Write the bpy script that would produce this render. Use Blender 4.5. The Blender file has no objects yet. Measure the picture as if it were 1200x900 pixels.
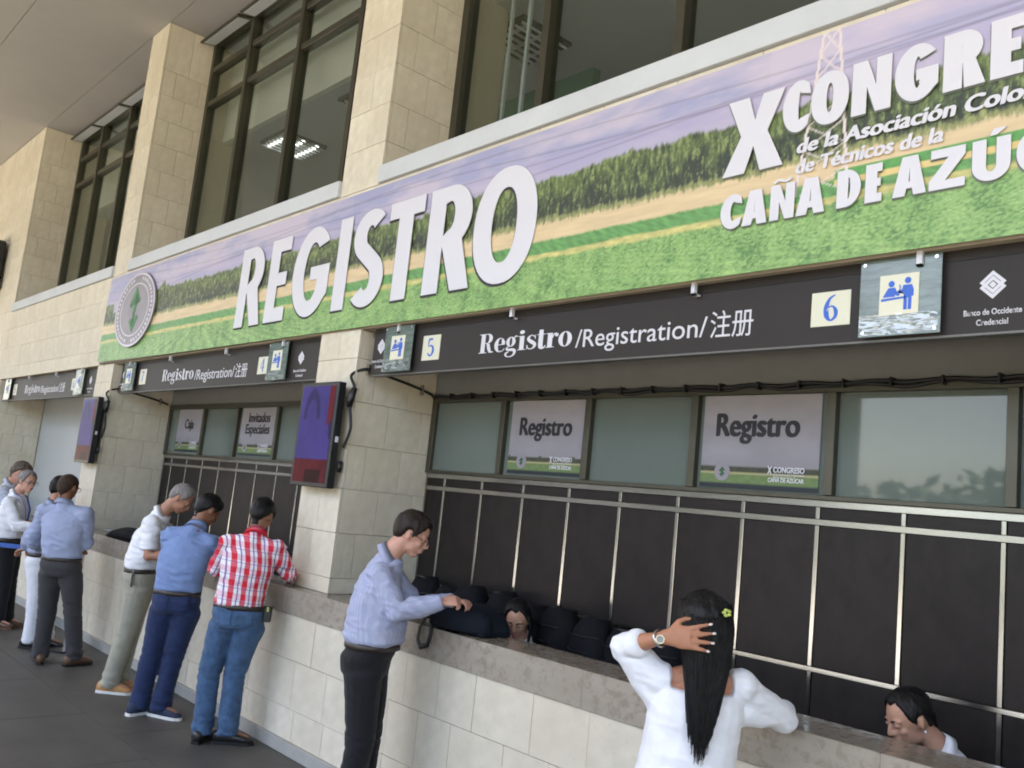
import bpy, bmesh, math, random
import numpy as np
from mathutils import Vector, Matrix, noise
rnd = random.Random(7)
C = bpy.context.scene.collection
sc = bpy.context.scene
V = Vector
R_ = math.radians

# ------------------------------------------------------------------ camera
cd = bpy.data.cameras.new('camera'); cam = bpy.data.objects.new('camera', cd); C.objects.link(cam)
fw = V((-0.7366475, 0.66252702, 0.13567759)).normalized()
rt = V((0.67554487, 0.73022123, 0.10205919)).normalized()
up = rt.cross(fw).normalized()
cam.matrix_world = Matrix(((rt.x, up.x, -fw.x, 0), (rt.y, up.y, -fw.y, 0), (rt.z, up.z, -fw.z, 1.8183), (0, 0, 0, 1)))
cd.sensor_width = 36; cd.lens = 36 * 1041.9 / 1200; cd.clip_end = 2000; cd.clip_start = 0.05
sc.camera = cam
# ------------------------------------------------------------------ world, sun, exposure
w = bpy.data.worlds.new('World'); sc.world = w; w.use_nodes = True
nt = w.node_tree; bg = nt.nodes['Background']
sky = nt.nodes.new('ShaderNodeTexSky'); sky.sky_type = 'NISHITA'; sky.sun_disc = False
SUN_EL, SUN_AZ = 60, 228        # degrees; azimuth of the direction towards the sun, from +x counter-clockwise
sky.sun_elevation = R_(SUN_EL); sky.sun_rotation = R_(90 - SUN_AZ); sky.air_density = 1.0; sky.dust_density = 3.5; sky.ozone_density = 1.0
nt.links.new(sky.outputs[0], bg.inputs[0]); bg.inputs[1].default_value = 0.15
sl = bpy.data.lights.new('sun', 'SUN'); sun = bpy.data.objects.new('sun', sl); C.objects.link(sun)
sl.energy = 4.0; sl.angle = R_(.6); sl.color = (1, .95, .86)
sd = V((math.cos(R_(SUN_AZ)) * math.cos(R_(SUN_EL)), math.sin(R_(SUN_AZ)) * math.cos(R_(SUN_EL)), math.sin(R_(SUN_EL))))
sun.rotation_euler = sd.to_track_quat('Z', 'Y').to_euler()
sc.view_settings.view_transform = 'Standard'; sc.view_settings.look = 'None'
sc.view_settings.exposure = 2.55; sc.view_settings.gamma = 1
try:
    sc.cycles.max_bounces = 8; sc.cycles.diffuse_bounces = 5; sc.cycles.filter_width = 1.9
    sc.cycles.caustics_reflective = False; sc.cycles.caustics_refractive = False
except Exception: pass

# ------------------------------------------------------------------ materials
def srgb(r, g, b, k=1.0):
    f = lambda c: (c / 12.92 if c <= .04045 else ((c + .055) / 1.055) ** 2.4)
    return (f(r / 255) * k, f(g / 255) * k, f(b / 255) * k, 1)
MATS = {}
def mat(name, col, rough=.7, metal=0, spec=.5, var=0, scale=8, bump=0, bscale=60, objvar=0, emit=None, estr=0, coat=0, stretch=None, sheen=0):
    if name in MATS: return MATS[name]
    m = bpy.data.materials.new(name); m.use_nodes = True; MATS[name] = m
    n = m.node_tree; p = n.nodes['Principled BSDF']; L = n.links
    p.inputs['Roughness'].default_value = rough; p.inputs['Metallic'].default_value = metal
    p.inputs['Specular IOR Level'].default_value = spec; p.inputs['Coat Weight'].default_value = coat
    p.inputs['Sheen Weight'].default_value = sheen
    col = tuple(col[:3]) + (1,)
    p.inputs['Base Color'].default_value = col
    tc = n.nodes.new('ShaderNodeTexCoord'); mp = n.nodes.new('ShaderNodeMapping'); L.new(tc.outputs['Object'], mp.inputs[0])
    if stretch: mp.inputs['Scale'].default_value = stretch
    out = None
    if var or objvar:
        hs = n.nodes.new('ShaderNodeHueSaturation'); hs.inputs['Color'].default_value = col
        add = n.nodes.new('ShaderNodeMath'); add.operation = 'ADD'; add.inputs[0].default_value = 1.0; add.inputs[1].default_value = 0
        if var:
            nz = n.nodes.new('ShaderNodeTexNoise'); nz.inputs['Scale'].default_value = scale; nz.inputs['Detail'].default_value = 6; nz.inputs['Roughness'].default_value = .62
            L.new(mp.outputs[0], nz.inputs[0])
            mr = n.nodes.new('ShaderNodeMapRange'); mr.inputs[1].default_value = .3; mr.inputs[2].default_value = .7
            mr.inputs[3].default_value = 1 - var; mr.inputs[4].default_value = 1 + var; L.new(nz.outputs[0], mr.inputs[0]); L.new(mr.outputs[0], add.inputs[0])
        if objvar:
            oi = n.nodes.new('ShaderNodeObjectInfo'); mr2 = n.nodes.new('ShaderNodeMapRange')
            mr2.inputs[3].default_value = -objvar; mr2.inputs[4].default_value = objvar; L.new(oi.outputs['Random'], mr2.inputs[0]); L.new(mr2.outputs[0], add.inputs[1])
        L.new(add.outputs[0], hs.inputs['Value']); L.new(hs.outputs[0], p.inputs['Base Color'])
    if bump:
        nb = n.nodes.new('ShaderNodeTexNoise'); nb.inputs['Scale'].default_value = bscale; nb.inputs['Detail'].default_value = 4; L.new(mp.outputs[0], nb.inputs[0])
        bp = n.nodes.new('ShaderNodeBump'); bp.inputs['Strength'].default_value = bump; bp.inputs['Distance'].default_value = .004; L.new(nb.outputs[0], bp.inputs['Height']); L.new(bp.outputs[0], p.inputs['Normal'])
    if emit: p.inputs['Emission Color'].default_value = emit; p.inputs['Emission Strength'].default_value = estr
    return m
def attr_mat(name, rough=.6, bump=0, bscale=60, spec=.4, var=.0, vscale=80, emit=0):
    m = mat(name, (.5, .5, .5), rough=rough, spec=spec, bump=bump, bscale=bscale)
    n = m.node_tree; p = n.nodes['Principled BSDF']; a = n.nodes.new('ShaderNodeAttribute'); a.attribute_name = 'Col'
    src = a.outputs['Color']
    if var:
        tc = n.nodes.new('ShaderNodeTexCoord'); nz = n.nodes.new('ShaderNodeTexNoise'); nz.inputs['Scale'].default_value = vscale; nz.inputs['Detail'].default_value = 5
        n.links.new(tc.outputs['Object'], nz.inputs[0]); mr = n.nodes.new('ShaderNodeMapRange'); mr.inputs[1].default_value = .3; mr.inputs[2].default_value = .7; mr.inputs[3].default_value = 1 - var; mr.inputs[4].default_value = 1 + var
        n.links.new(nz.outputs[0], mr.inputs[0]); hs = n.nodes.new('ShaderNodeHueSaturation'); n.links.new(src, hs.inputs['Color']); n.links.new(mr.outputs[0], hs.inputs['Value']); src = hs.outputs[0]
    n.links.new(src, p.inputs['Base Color'])
    if emit: n.links.new(src, p.inputs['Emission Color']); p.inputs['Emission Strength'].default_value = emit
    return m
def stone_mat(name, col, pit=.5, objvar=.07, ps=34, lo=.63):
    m = mat(name, col, rough=.75, var=.10, scale=3.5, objvar=objvar, spec=.3)
    n = m.node_tree; L = n.links; p = n.nodes['Principled BSDF']
    geo = n.nodes.new('ShaderNodeNewGeometry')
    vo = n.nodes.new('ShaderNodeTexNoise'); vo.inputs['Scale'].default_value = ps; vo.inputs['Detail'].default_value = 5; vo.inputs['Roughness'].default_value = .7; L.new(geo.outputs['Position'], vo.inputs[0])
    big = n.nodes.new('ShaderNodeTexNoise'); big.inputs['Scale'].default_value = 2.2; big.inputs['Detail'].default_value = 7; L.new(geo.outputs['Position'], big.inputs[0])
    r = n.nodes.new('ShaderNodeMapRange'); r.inputs[1].default_value = lo; r.inputs[2].default_value = lo + .10; L.new(vo.outputs[0], r.inputs[0])
    mx = n.nodes.new('ShaderNodeMix'); mx.data_type = 'RGBA'; old = p.inputs['Base Color'].links[0].from_socket
    L.new(old, mx.inputs['A']); mx.inputs['B'].default_value = (col[0] * .55, col[1] * .5, col[2] * .43, 1)
    mul = n.nodes.new('ShaderNodeMath'); mul.operation = 'MULTIPLY'; mul.inputs[1].default_value = pit; L.new(r.outputs[0], mul.inputs[0]); L.new(mul.outputs[0], mx.inputs['Factor'])
    r2 = n.nodes.new('ShaderNodeMapRange'); r2.inputs[1].default_value = .35; r2.inputs[2].default_value = .7; r2.inputs[3].default_value = 0; r2.inputs[4].default_value = .6; L.new(big.outputs[0], r2.inputs[0])
    mx2 = n.nodes.new('ShaderNodeMix'); mx2.data_type = 'RGBA'; L.new(mx.outputs['Result'], mx2.inputs['A']); mx2.inputs['B'].default_value = (col[0] * .86, col[1] * .82, col[2] * .76, 1); L.new(r2.outputs[0], mx2.inputs['Factor'])
    L.new(mx2.outputs['Result'], p.inputs['Base Color'])
    bp = n.nodes.new('ShaderNodeBump'); bp.inputs['Strength'].default_value = .35; bp.inputs['Distance'].default_value = .002; bp.invert = True; L.new(r.outputs[0], bp.inputs['Height']); L.new(bp.outputs[0], p.inputs['Normal'])
    return m
M_STONE = stone_mat('cream limestone', (.70, .64, .525), .45, .045)
M_STONEU = M_STONE
M_LEDGE = stone_mat('polished ledge stone', (.30, .25, .195), .7, .05, 22, .52)
M_LEDGE.node_tree.nodes['Principled BSDF'].inputs['Roughness'].default_value = .16
M_LEDGE.node_tree.nodes['Principled BSDF'].inputs['Specular IOR Level'].default_value = .7
M_LEDGEF = stone_mat('ledge stone face', (.37, .325, .27), .6, .05, 22, .50)
M_MORTAR = mat('mortar', (.46, .40, .30), .9)
M_CEIL = mat('painted ceiling', (.37, .355, .335), .8, var=.06, scale=.6)
M_SILL = mat('sill concrete', (.58, .60, .62), .7, var=.06, scale=2)
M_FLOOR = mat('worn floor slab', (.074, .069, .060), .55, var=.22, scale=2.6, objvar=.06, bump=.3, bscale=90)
M_CURB = mat('grey skirting', (.36, .35, .325), .7, var=.1, scale=6)
M_FRAME = mat('bronze aluminium', (.075, .07, .05), .4, metal=.5, var=.1)
M_STEEL = mat('brushed steel', (.55, .545, .53), .2, metal=1)
M_DARK = mat('dark wood laminate', (.020, .016, .015), .38, var=.25, scale=5, spec=.2, objvar=.12)
M_SIGN = mat('dark sign aluminium', (.032, .027, .024), .5, var=.05, spec=.22)
M_SOFF = mat('grey soffit', (.19, .188, .178), .6, var=.05)
M_WHITE = mat('white lettering', (.68, .665, .71), .5, spec=.25)
M_SHADOW = mat('dark printed outline', (.035, .03, .035), .6)
M_BLACK = mat('black plastic', (.012, .012, .014), .35)
M_RUB = mat('black rubber', (.01, .01, .01), .5)
M_BAG = mat('black nylon', (.008, .008, .010), .85, spec=.15, bump=.5, bscale=300, var=.3, scale=9)
M_BAG2 = mat('navy black fabric', (.010, .013, .020), .85, spec=.15, bump=.5, bscale=250, var=.3, scale=6)
M_GREY = mat('light grey board', (.42, .44, .44), .5, var=.05, scale=1)
M_BLUE = mat('blue print', (.03, .12, .55), .5)
M_PLATE = mat('cream plate', (.70, .68, .52), .4)
M_SKINS = {}

# ------------------------------------------------------------------ objects
def link(o): C.objects.link(o); return o
def tag(o, label, cat, group=None, kind=None):
    if label: o['label'] = label
    if cat: o['category'] = cat
    if group: o['group'] = group
    if kind: o['kind'] = kind
    return o
def thing(name, label, cat, loc=(0, 0, 0), group=None):
    o = bpy.data.objects.new(name, None); o.location = loc; o.empty_display_size = .1; link(o)
    return tag(o, label, cat, group)
def wl(o):
    l = V((0, 0, 0))
    while o is not None: l = l + o.location; o = o.parent
    return l
def obj(name, mesh, material, parent=None, loc=None):
    """mesh in world coordinates; re-based on the parent's base"""
    o = bpy.data.objects.new(name, mesh); link(o)
    if material is not None and len(mesh.materials) == 0: mesh.materials.append(material)
    if parent is not None:
        o.parent = parent; b = wl(parent); mesh.transform(Matrix.Translation(-b))
    return o
def mesh_np(name, v, f, smooth=False):
    me = bpy.data.meshes.new(name); me.from_pydata([tuple(p) for p in v], [], [tuple(q) for q in f]); me.update()
    if smooth: me.shade_smooth()
    return me
class MB:
    def __init__(s): s.v = []; s.f = []
    def add(s, v, f):
        n = len(s.v); s.v += [tuple(p) for p in v]; s.f += [tuple(i + n for i in q) for q in f]; return s
    def box(s, x0, x1, y0, y1, z0, z1):
        v = [(x, y, z) for x in (x0, x1) for y in (y0, y1) for z in (z0, z1)]
        return s.add(v, [(0, 1, 3, 2), (4, 6, 7, 5), (0, 4, 5, 1), (2, 3, 7, 6), (0, 2, 6, 4), (1, 5, 7, 3)])
    def poly(s, pts, y0, y1):      # polygon in (x,z), convex or not, extruded along y
        n = len(pts); v = [(p[0], y0, p[1]) for p in pts] + [(p[0], y1, p[1]) for p in pts]
        f = [tuple(range(n)), tuple(range(2 * n - 1, n - 1, -1))] + [(i, n + i, n + (i + 1) % n, (i + 1) % n) for i in range(n)]
        return s.add(v, f)
    def tube(s, pts, rad, seg=8, caps=True, flat=None):
        pts = [V(p) for p in pts]; rad = rad if hasattr(rad, '__len__') else [rad] * len(pts)
        n0 = len(s.v); up0 = None
        for i, p in enumerate(pts):
            t = (pts[min(i + 1, len(pts) - 1)] - pts[max(i - 1, 0)]).normalized()
            if up0 is None: up0 = V((0, 0, 1)) if abs(t.z) < .9 else V((1, 0, 0))
            a = t.cross(up0).normalized(); b = a.cross(t).normalized(); up0 = b
            for k in range(seg):
                an = 2 * math.pi * k / seg; ra, rb = (rad[i], rad[i]) if not flat else (rad[i] * flat[0], rad[i] * flat[1])
                s.v.append(tuple(p + a * math.cos(an) * ra + b * math.sin(an) * rb))
        for i in range(len(pts) - 1):
            for k in range(seg):
                k2 = (k + 1) % seg; s.f.append((n0 + i * seg + k, n0 + i * seg + k2, n0 + (i + 1) * seg + k2, n0 + (i + 1) * seg + k))
        if caps: s.f.append(tuple(n0 + k for k in range(seg))[::-1]); e = n0 + (len(pts) - 1) * seg; s.f.append(tuple(e + k for k in range(seg)))
        return s
    def loft(s, rings):            # rings: list of (centre, axisA, axisB) closed ellipses; A,B scaled vectors
        seg = 20; n0 = len(s.v)
        for c, a, b in rings:
            for k in range(seg):
                an = 2 * math.pi * k / seg; ca, sa = math.cos(an), math.sin(an)
                ca = math.copysign(abs(ca) ** .9, ca); sa = math.copysign(abs(sa) ** .9, sa)
                s.v.append(tuple(V(c) + V(a) * ca + V(b) * sa))
        for i in range(len(rings) - 1):
            for k in range(seg):
                k2 = (k + 1) % seg; s.f.append((n0 + i * seg + k, n0 + i * seg + k2, n0 + (i + 1) * seg + k2, n0 + (i + 1) * seg + k))
        s.f.append(tuple(n0 + k for k in range(seg))[::-1]); e = n0 + (len(rings) - 1) * seg; s.f.append(tuple(e + k for k in range(seg)))
        return s
    def ell(s, c, rx, ry, rz, M=None, nu=14, nv=10):
        n0 = len(s.v); M = M or Matrix.Identity(3); c = V(c)
        for j in range(1, nv):
            th = math.pi * j / nv
            for i in range(nu):
                ph = 2 * math.pi * i / nu; s.v.append(tuple(c + M @ V((rx * math.sin(th) * math.cos(ph), ry * math.sin(th) * math.sin(ph), rz * math.cos(th)))))
        s.v.append(tuple(c + M @ V((0, 0, rz)))); t = len(s.v) - 1; s.v.append(tuple(c + M @ V((0, 0, -rz)))); b = t + 1
        for j in range(nv - 2):
            for i in range(nu):
                i2 = (i + 1) % nu; s.f.append((n0 + j * nu + i, n0 + (j + 1) * nu + i, n0 + (j + 1) * nu + i2, n0 + j * nu + i2))
        for i in range(nu):
            i2 = (i + 1) % nu; s.f.append((t, n0 + i, n0 + i2)); s.f.append((b, n0 + (nv - 2) * nu + i2, n0 + (nv - 2) * nu + i))
        return s
    def mesh(s, name='m', smooth=False, bevel=0):
        me = mesh_np(name, s.v, s.f, smooth)
        bm = bmesh.new(); bm.from_mesh(me); bmesh.ops.recalc_face_normals(bm, faces=bm.faces)
        if bevel: bmesh.ops.bevel(bm, geom=list(bm.edges), offset=bevel, segments=1, affect='EDGES', clamp_overlap=True)
        bm.to_mesh(me); bm.free()
        if smooth: me.shade_smooth()
        return me
def box(name, b, m, parent=None, bevel=0):
    return obj(name, MB().box(*b).mesh(name, bevel=bevel), m, parent)

# shared block mesh, scaled per instance
def unit_block(name, m, bev=.011):
    me = MB().box(-.5, .5, -.5, .5, -.5, .5).mesh(name, bevel=bev); me.materials.append(m); return me
UB = {}
def block(name, b, m, parent):
    k = m.name + name
    if k not in UB: UB[k] = unit_block(name, m)
    o = bpy.data.objects.new(name, UB[k]); link(o); o.parent = parent
    x0, x1, y0, y1, z0, z1 = b; o.location = V(((x0 + x1) / 2, (y0 + y1) / 2, (z0 + z1) / 2)) - wl(parent); o.scale = (x1 - x0, y1 - y0, z1 - z0)
    return o
J = .0017
def tiles_front(parent, name, m, y, th, rows, xs_fn):    # blocks facing -y; rows = list of z edges; xs_fn(row) -> x edges
    for i in range(len(rows) - 1):
        xs = xs_fn(i)
        for a, b in zip(xs[:-1], xs[1:]):
            d = rnd.uniform(-.0015, .0015)
            block(name, (a + J, b - J, y + d, y + th, rows[i] + J, rows[i + 1] - J), m, parent)
def tiles_side(parent, name, m, x, th, rows, ys_fn):     # blocks facing +x
    for i in range(len(rows) - 1):
        ys = ys_fn(i)
        for a, b in zip(ys[:-1], ys[1:]):
            d = rnd.uniform(-.0015, .0015)
            block(name, (x - th, x + d, a + J, b - J, rows[i] + J, rows[i + 1] - J), m, parent)

# ------------------------------------------------------------------ lettering
def tmp_mesh(ob):
    link(ob); dg = bpy.context.evaluated_depsgraph_get(); dg.update()
    me = bpy.data.meshes.new_from_object(ob.evaluated_get(dg)); bpy.data.objects.remove(ob); return me
CAPH = None
def text_mesh(body, offset=0, extrude=0, shear=0):
    c = bpy.data.curves.new('t', 'FONT'); c.body = body; c.offset = offset; c.extrude = extrude; c.shear = shear; c.resolution_u = 4
    c.space_line = 1.0
    return tmp_mesh(bpy.data.objects.new('t', c))
CAPH = max(v.co.y for v in text_mesh('H').vertices)
ROT = Matrix.Rotation(R_(90), 4, 'X')
def text(name, body, x0, z0, width, cap, y, m, parent, offset=.0, depth=.002, shear=0, xc=None, bold=0):
    me = text_mesh(body, offset, 0, shear)
    if bold:                       # heavier strokes: copies nudged sideways, each a hair prouder
        v0 = [v.co.copy() for v in me.vertices]; f0 = [tuple(p.vertices) for p in me.polygons]; vs, fs = [], []
        for k in range(4):
            n0 = len(vs); vs += [(p.x + bold * (k - 1.5) / 1.5, p.y + bold * (.35 if k % 2 else -.35), k * .00025) for p in v0]; fs += [tuple(i + n0 for i in f) for f in f0]
        bpy.data.meshes.remove(me); me = mesh_np('t', vs, fs)
        xs = [v[0] for v in vs]; a, b = min(xs), max(xs); sx = width / (b - a) if width else cap / CAPH; sz = cap / CAPH
        if xc is not None: x0 = xc - (b - a) * sx / 2
        for v in me.vertices: v.co = (x0 + (v.co.x - a) * sx, y - .0008 - v.co.z, z0 + v.co.y * sz)
        bm = bmesh.new(); bm.from_mesh(me)
        for f in bm.faces:
            if f.normal.y > 0: f.normal_flip()
        bm.to_mesh(me); bm.free(); return obj(name, me, m, parent)
    xs = [v.co.x for v in me.vertices]; a, b = min(xs), max(xs)
    sx = width / (b - a) if width else cap / CAPH; sz = cap / CAPH
    if xc is not None: x0 = xc - (b - a) * sx / 2
    me2 = MBfromflat(me, depth, lambda p: (x0 + (p.x - a) * sx, z0 + p.y * sz), y)
    return obj(name, me2, m, parent)
def MBfromflat(me, depth, fn, y):
    """flat mesh -> extruded slab facing -y with front at y-depth"""
    bm = bmesh.new(); bm.from_mesh(me); bmesh.ops.remove_doubles(bm, verts=bm.verts, dist=1e-5)
    for v in bm.verts: q = fn(v.co); v.co = (q[0], y, q[1])
    bmesh.ops.recalc_face_normals(bm, faces=bm.faces)
    r = bmesh.ops.extrude_face_region(bm, geom=list(bm.faces))
    for e in r['geom']:
        if isinstance(e, bmesh.types.BMVert): e.co.y -= depth
    bmesh.ops.recalc_face_normals(bm, faces=bm.faces)
    bm.to_mesh(me); bm.free(); me.materials.clear(); return me
def arc(cx, cy, rx, ry, a0, a1, n=14, e=1.0):
    o = []
    for i in range(n + 1):
        a = R_(a0 + (a1 - a0) * i / n); c, s = math.cos(a), math.sin(a)
        o.append((cx + rx * math.copysign(abs(c) ** e, c), cy + ry * math.copysign(abs(s) ** e, s)))
    return o
def stroke(pts, wd, n=10):
    """open centre line -> outline; wd constant or list"""
    P = [np.array(p, float) for p in pts]; Q = []; W = []
    wl_ = wd if hasattr(wd, '__len__') else [wd] * len(P)
    for i in range(len(P) - 1):
        p0, p1, p2, p3 = P[max(i - 1, 0)], P[i], P[i + 1], P[min(i + 2, len(P) - 1)]
        for k in range(n):
            t = k / n; Q.append(.5 * ((2 * p1) + (-p0 + p2) * t + (2 * p0 - 5 * p1 + 4 * p2 - p3) * t * t + (-p0 + 3 * p1 - 3 * p2 + p3) * t ** 3)); W.append(wl_[i] * (1 - t) + wl_[i + 1] * t)
    Q.append(P[-1]); W.append(wl_[-1]); L, Rr = [], []
    for i, q in enumerate(Q):
        d = Q[min(i + 1, len(Q) - 1)] - Q[max(i - 1, 0)]; d = d / (np.linalg.norm(d) + 1e-9); nn = np.array([-d[1], d[0]]) * W[i] / 2
        L.append(tuple(q + nn)); Rr.append(tuple(q - nn))
    return L + Rr[::-1]
def glyph(ch, w, s):
    """contours in a box w x 1, stem s (both in cap heights)"""
    h = s * .72; ow = .012
    if ch == 'I': return [[(0, 0), (w, 0), (w, 1), (0, 1)]]
    if ch == 'O': return [arc(w / 2, .5, w / 2, .5 + ow, 0, 360, 40, .92)[:-1], arc(w / 2, .5, w / 2 - s, .5 - h, 0, 360, 32, .92)[:-1]]
    if ch == 'D':
        c_ = max(w * .38, s + .01)
        return [[(0, 0), (w * .38, 0)] + arc(w * .38, .5, w * .62, .5, -90, 90, 20)[1:] + [(0, 1)], [(s, h), (s, 1 - h)] + arc(c_, .5, max(.05, w - s - c_), .5 - h, 90, -90, 16)]
    if ch == 'E': return [[(0, 0), (w, 0), (w, h), (s, h), (s, .5 - h * .45), (w * .92, .5 - h * .45), (w * .92, .5 + h * .5), (s, .5 + h * .5), (s, 1 - h), (w, 1 - h), (w, 1), (0, 1)]]
    if ch == 'T': c = w / 2; return [[(c - s / 2, 0), (c + s / 2, 0), (c + s / 2, 1 - h), (w, 1 - h), (w, 1), (0, 1), (0, 1 - h), (c - s / 2, 1 - h)]]
    if ch == 'R':
        ry = .30; o = [(0, 0), (0, 1), (w * .48, 1)] + arc(w * .48, 1 - ry, w * .46, ry, 90, -50, 16)[1:]
        o += [(w * 1.02, 0), (w * 1.02 - s * 1.08, 0), (s * 1.02, .43), (s, .43), (s, 0)]
        return [o, [(s, 1 - h * .95), (s, .53)] + arc(w * .46, 1 - ry + .015, w * .46 - s * .97, ry - h * .95, -90, 90, 12)]
    if ch in 'C': return [arc(w * .56, .5, w * .56, .5 + ow, 52, 308, 30) + [(w * .97, .5 - .5 * .80 + h * .95)] + arc(w * .60, .5, w * .56 - s, .5 - h, 296, 64, 24) + [(w * .97, .5 + .5 * .80 - h * .95)]]
    if ch == 'G': return [arc(w * .52, .5, w * .52, .5 + ow, 38, 318, 34) + [(w, .22), (w, .55), (w * .50, .55), (w * .50, .55 - h * .9), (w - s * 1.0, .55 - h * .9), (w - s * 1.05, .30)] + arc(w * .53, .5, w * .50 - s, .5 - h, 312, 52, 26)]
    if ch == 'S':
        rt_, rb = .272, .285; ct, cb = 1.012 - rt_, rb - .012; X_ = w / 2
        return [arc(X_, ct, X_, rt_, 42, 232, 22) + arc(X_, cb, X_ - s, rb - h, 52, -142, 18) + arc(X_, cb, X_, rb, -140, 52, 22) + arc(X_, ct, X_ - s, rt_ - h, 232, 40, 18)]
    if ch == 'X': c = w / 2; return [[(0, 0), (s * 1.05, 0), (c, .34), (w - s * 1.05, 0), (w, 0), (c + s * .62, .5), (w * .97, 1), (w * .97 - s, 1), (c, .68), (w * .03 + s, 1), (w * .03, 1), (c - s * .62, .5)]]
    if ch == 'N': return [[(0, 0), (s * .9, 0), (s * .9, .50), (w - s * .9, 0), (w, 0), (w, 1), (w - s * .9, 1), (w - s * .9, .50), (s * .9, 1), (0, 1)]]
    if ch == 'A': c = w / 2; return [[(0, 0), (s, 0), (s + .05 * w, .18), (w - s - .05 * w, .18), (w - s, 0), (w, 0), (c + s * .62, 1), (c - s * .62, 1)], [(s + .11 * w, .18 + h * .8), (c, .72), (w - s - .11 * w, .18 + h * .8)]]
    if ch == 'Z': return [[(0, 0), (w, 0), (w, h), (s * 1.25, h), (w, 1 - h), (w, 1), (w * .04, 1), (w * .04, 1 - h), (w - s * 1.25, 1 - h), (0, h)]]
    if ch == 'U': return [[(0, 1), (0, .36)] + arc(w / 2, .36, w / 2, .37, 180, 360, 18)[1:] + [(w, 1), (w - s, 1), (w - s, .36)] + arc(w / 2, .36, w / 2 - s, .37 - h, 360, 180, 14)[1:] + [(s, 1)]]
    if ch == '~': return [stroke([(w * .12, 1.06), (w * .32, 1.13), (w * .62, 1.07), (w * .85, 1.14)], .07)]
    if ch == "'": return [[(w * .45, 1.06), (w * .62, 1.06), (w * .9, 1.22), (w * .55, 1.22)]]
def contour_mesh(cs):
    c = bpy.data.curves.new('g', 'CURVE'); c.dimensions = '2D'; c.fill_mode = 'BOTH'
    for k in cs:
        s = c.splines.new('POLY'); s.points.add(len(k) - 1)
        for p, q in zip(s.points, k): p.co = (q[0], q[1], 0, 1)
        s.use_cyclic_u = True
    return tmp_mesh(bpy.data.objects.new('g', c))
def letter(name, ch, x0, x1, z0, cap, s, y, m, parent, depth=.006, shadow=None, shx=-.016, shz=-.014):
    w = (x1 - x0) / cap
    cs = glyph(ch, w, s)
    me = contour_mesh(cs); me = MBfromflat(me, depth, lambda p: (x0 + p.x * cap, z0 + p.y * cap), y)
    o = obj(name, me, m, parent)
    if shadow:
        me = contour_mesh(cs); me = MBfromflat(me, .001, lambda p: (x0 + p.x * cap + shx, z0 + p.y * cap + shz), y + .0045)
        obj('letter_shadow', me, shadow, o)
    return o

# ================================================================== STRUCTURE
XR = [-5.51, -10.73, -15.97]; PW = .556
CEIL = 7.25
LOW = [1.082, 1.19, 1.505, 1.82, 2.137, 2.453, 2.77, 3.17]
UPR = [3.17 + .316 * k for k in range(13)]; UPR[-1] = CEIL - .004
# ground, road, porch floor
g = obj('ground', mesh_np('ground', [(-400, -400, -.17), (400, -400, -.17), (400, 400, -.17), (-400, 400, -.17)], [(0, 1, 2, 3)]), mat('dry grass ground', (.24, .22, .13), .9, var=.2, scale=.3)); tag(g, None, None, kind='structure')
g = obj('road', mesh_np('road', [(-200, -15, -.16), (200, -15, -.16), (200, -5.6, -.16), (-200, -5.6, -.16)], [(0, 1, 2, 3)]), mat('sunlit road', (.42, .39, .34), .85, var=.1, scale=.5)); tag(g, None, None, kind='structure')
floor = box('floor', (-34, 14, -5.5, 4.6, -.3, -.02), M_MORTAR); tag(floor, None, None, kind='structure')
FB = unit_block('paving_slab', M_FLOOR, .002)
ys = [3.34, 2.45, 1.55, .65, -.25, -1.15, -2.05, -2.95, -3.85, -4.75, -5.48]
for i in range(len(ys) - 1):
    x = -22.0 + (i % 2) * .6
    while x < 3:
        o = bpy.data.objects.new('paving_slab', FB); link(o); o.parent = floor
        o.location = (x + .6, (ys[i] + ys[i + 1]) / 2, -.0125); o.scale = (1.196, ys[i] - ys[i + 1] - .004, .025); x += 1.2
# ceiling
ceil = box('ceiling', (-34, 14, -4.6, 4.6, CEIL + .03, CEIL + .45), M_CEIL); tag(ceil, None, None, kind='structure')
ye = [4.45, 3.43, 2.146, .862, -.42, -1.7, -2.99, -4.27, -4.59]
for a, b in zip(ye[1:], ye[:-1]):
    box('ceiling_panel', (-34, 14, a + .004, b - .004, CEIL, CEIL + .028), M_CEIL, ceil)
# facade wall: core, spandrel blocks, sills
wall = thing('facade_wall', 'cream limestone facade wall above the service counters', 'wall', (-10, 3.45, 0))
mb = MB()
mb.box(-15.96, 6, 3.452, 4.0, 2.985, 4.088)            # spandrel
mb.box(-30, -15.99, 3.452, 4.6, 0, CEIL)               # wall end
mb.box(-.84, -.28, 3.452, 4.4, 1.09, 2.98); mb.box(-.84, -.28, 3.452, 4.4, 4.1, CEIL)
mb.box(6.0, 6.5, 3.45, 4.6, 0, CEIL)
obj('wall_core', mb.mesh(), M_MORTAR, wall)
def xsr(a, b, wd, jit=.12, off=0):
    def fn(i):
        xs = [a]; x = a + wd * (.55 if (i + off) % 2 else 1.0)
        while x < b - wd * .4: xs.append(x); x += wd * (1 + rnd.uniform(-jit, jit))
        return xs + [b]
    return fn
SP = [2.985, 3.17, 3.486, 3.802, 4.088]
tiles_front(wall, 'stone_block', M_STONE, 3.43, .021, SP, xsr(-15.97, -11.10, .56))
tiles_front(wall, 'stone_block', M_STONE, 3.43, .021, SP[3:], xsr(-11.10, .5, .56))
for a, b in ((-15.97, XR[1] - PW), (XR[1], XR[0] - PW), (XR[0], -.84)):
    box('window_sill', (a + .002, b - .002, 3.40, 4.12, 4.09, 4.225), M_SILL, wall, bevel=.004)
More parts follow.
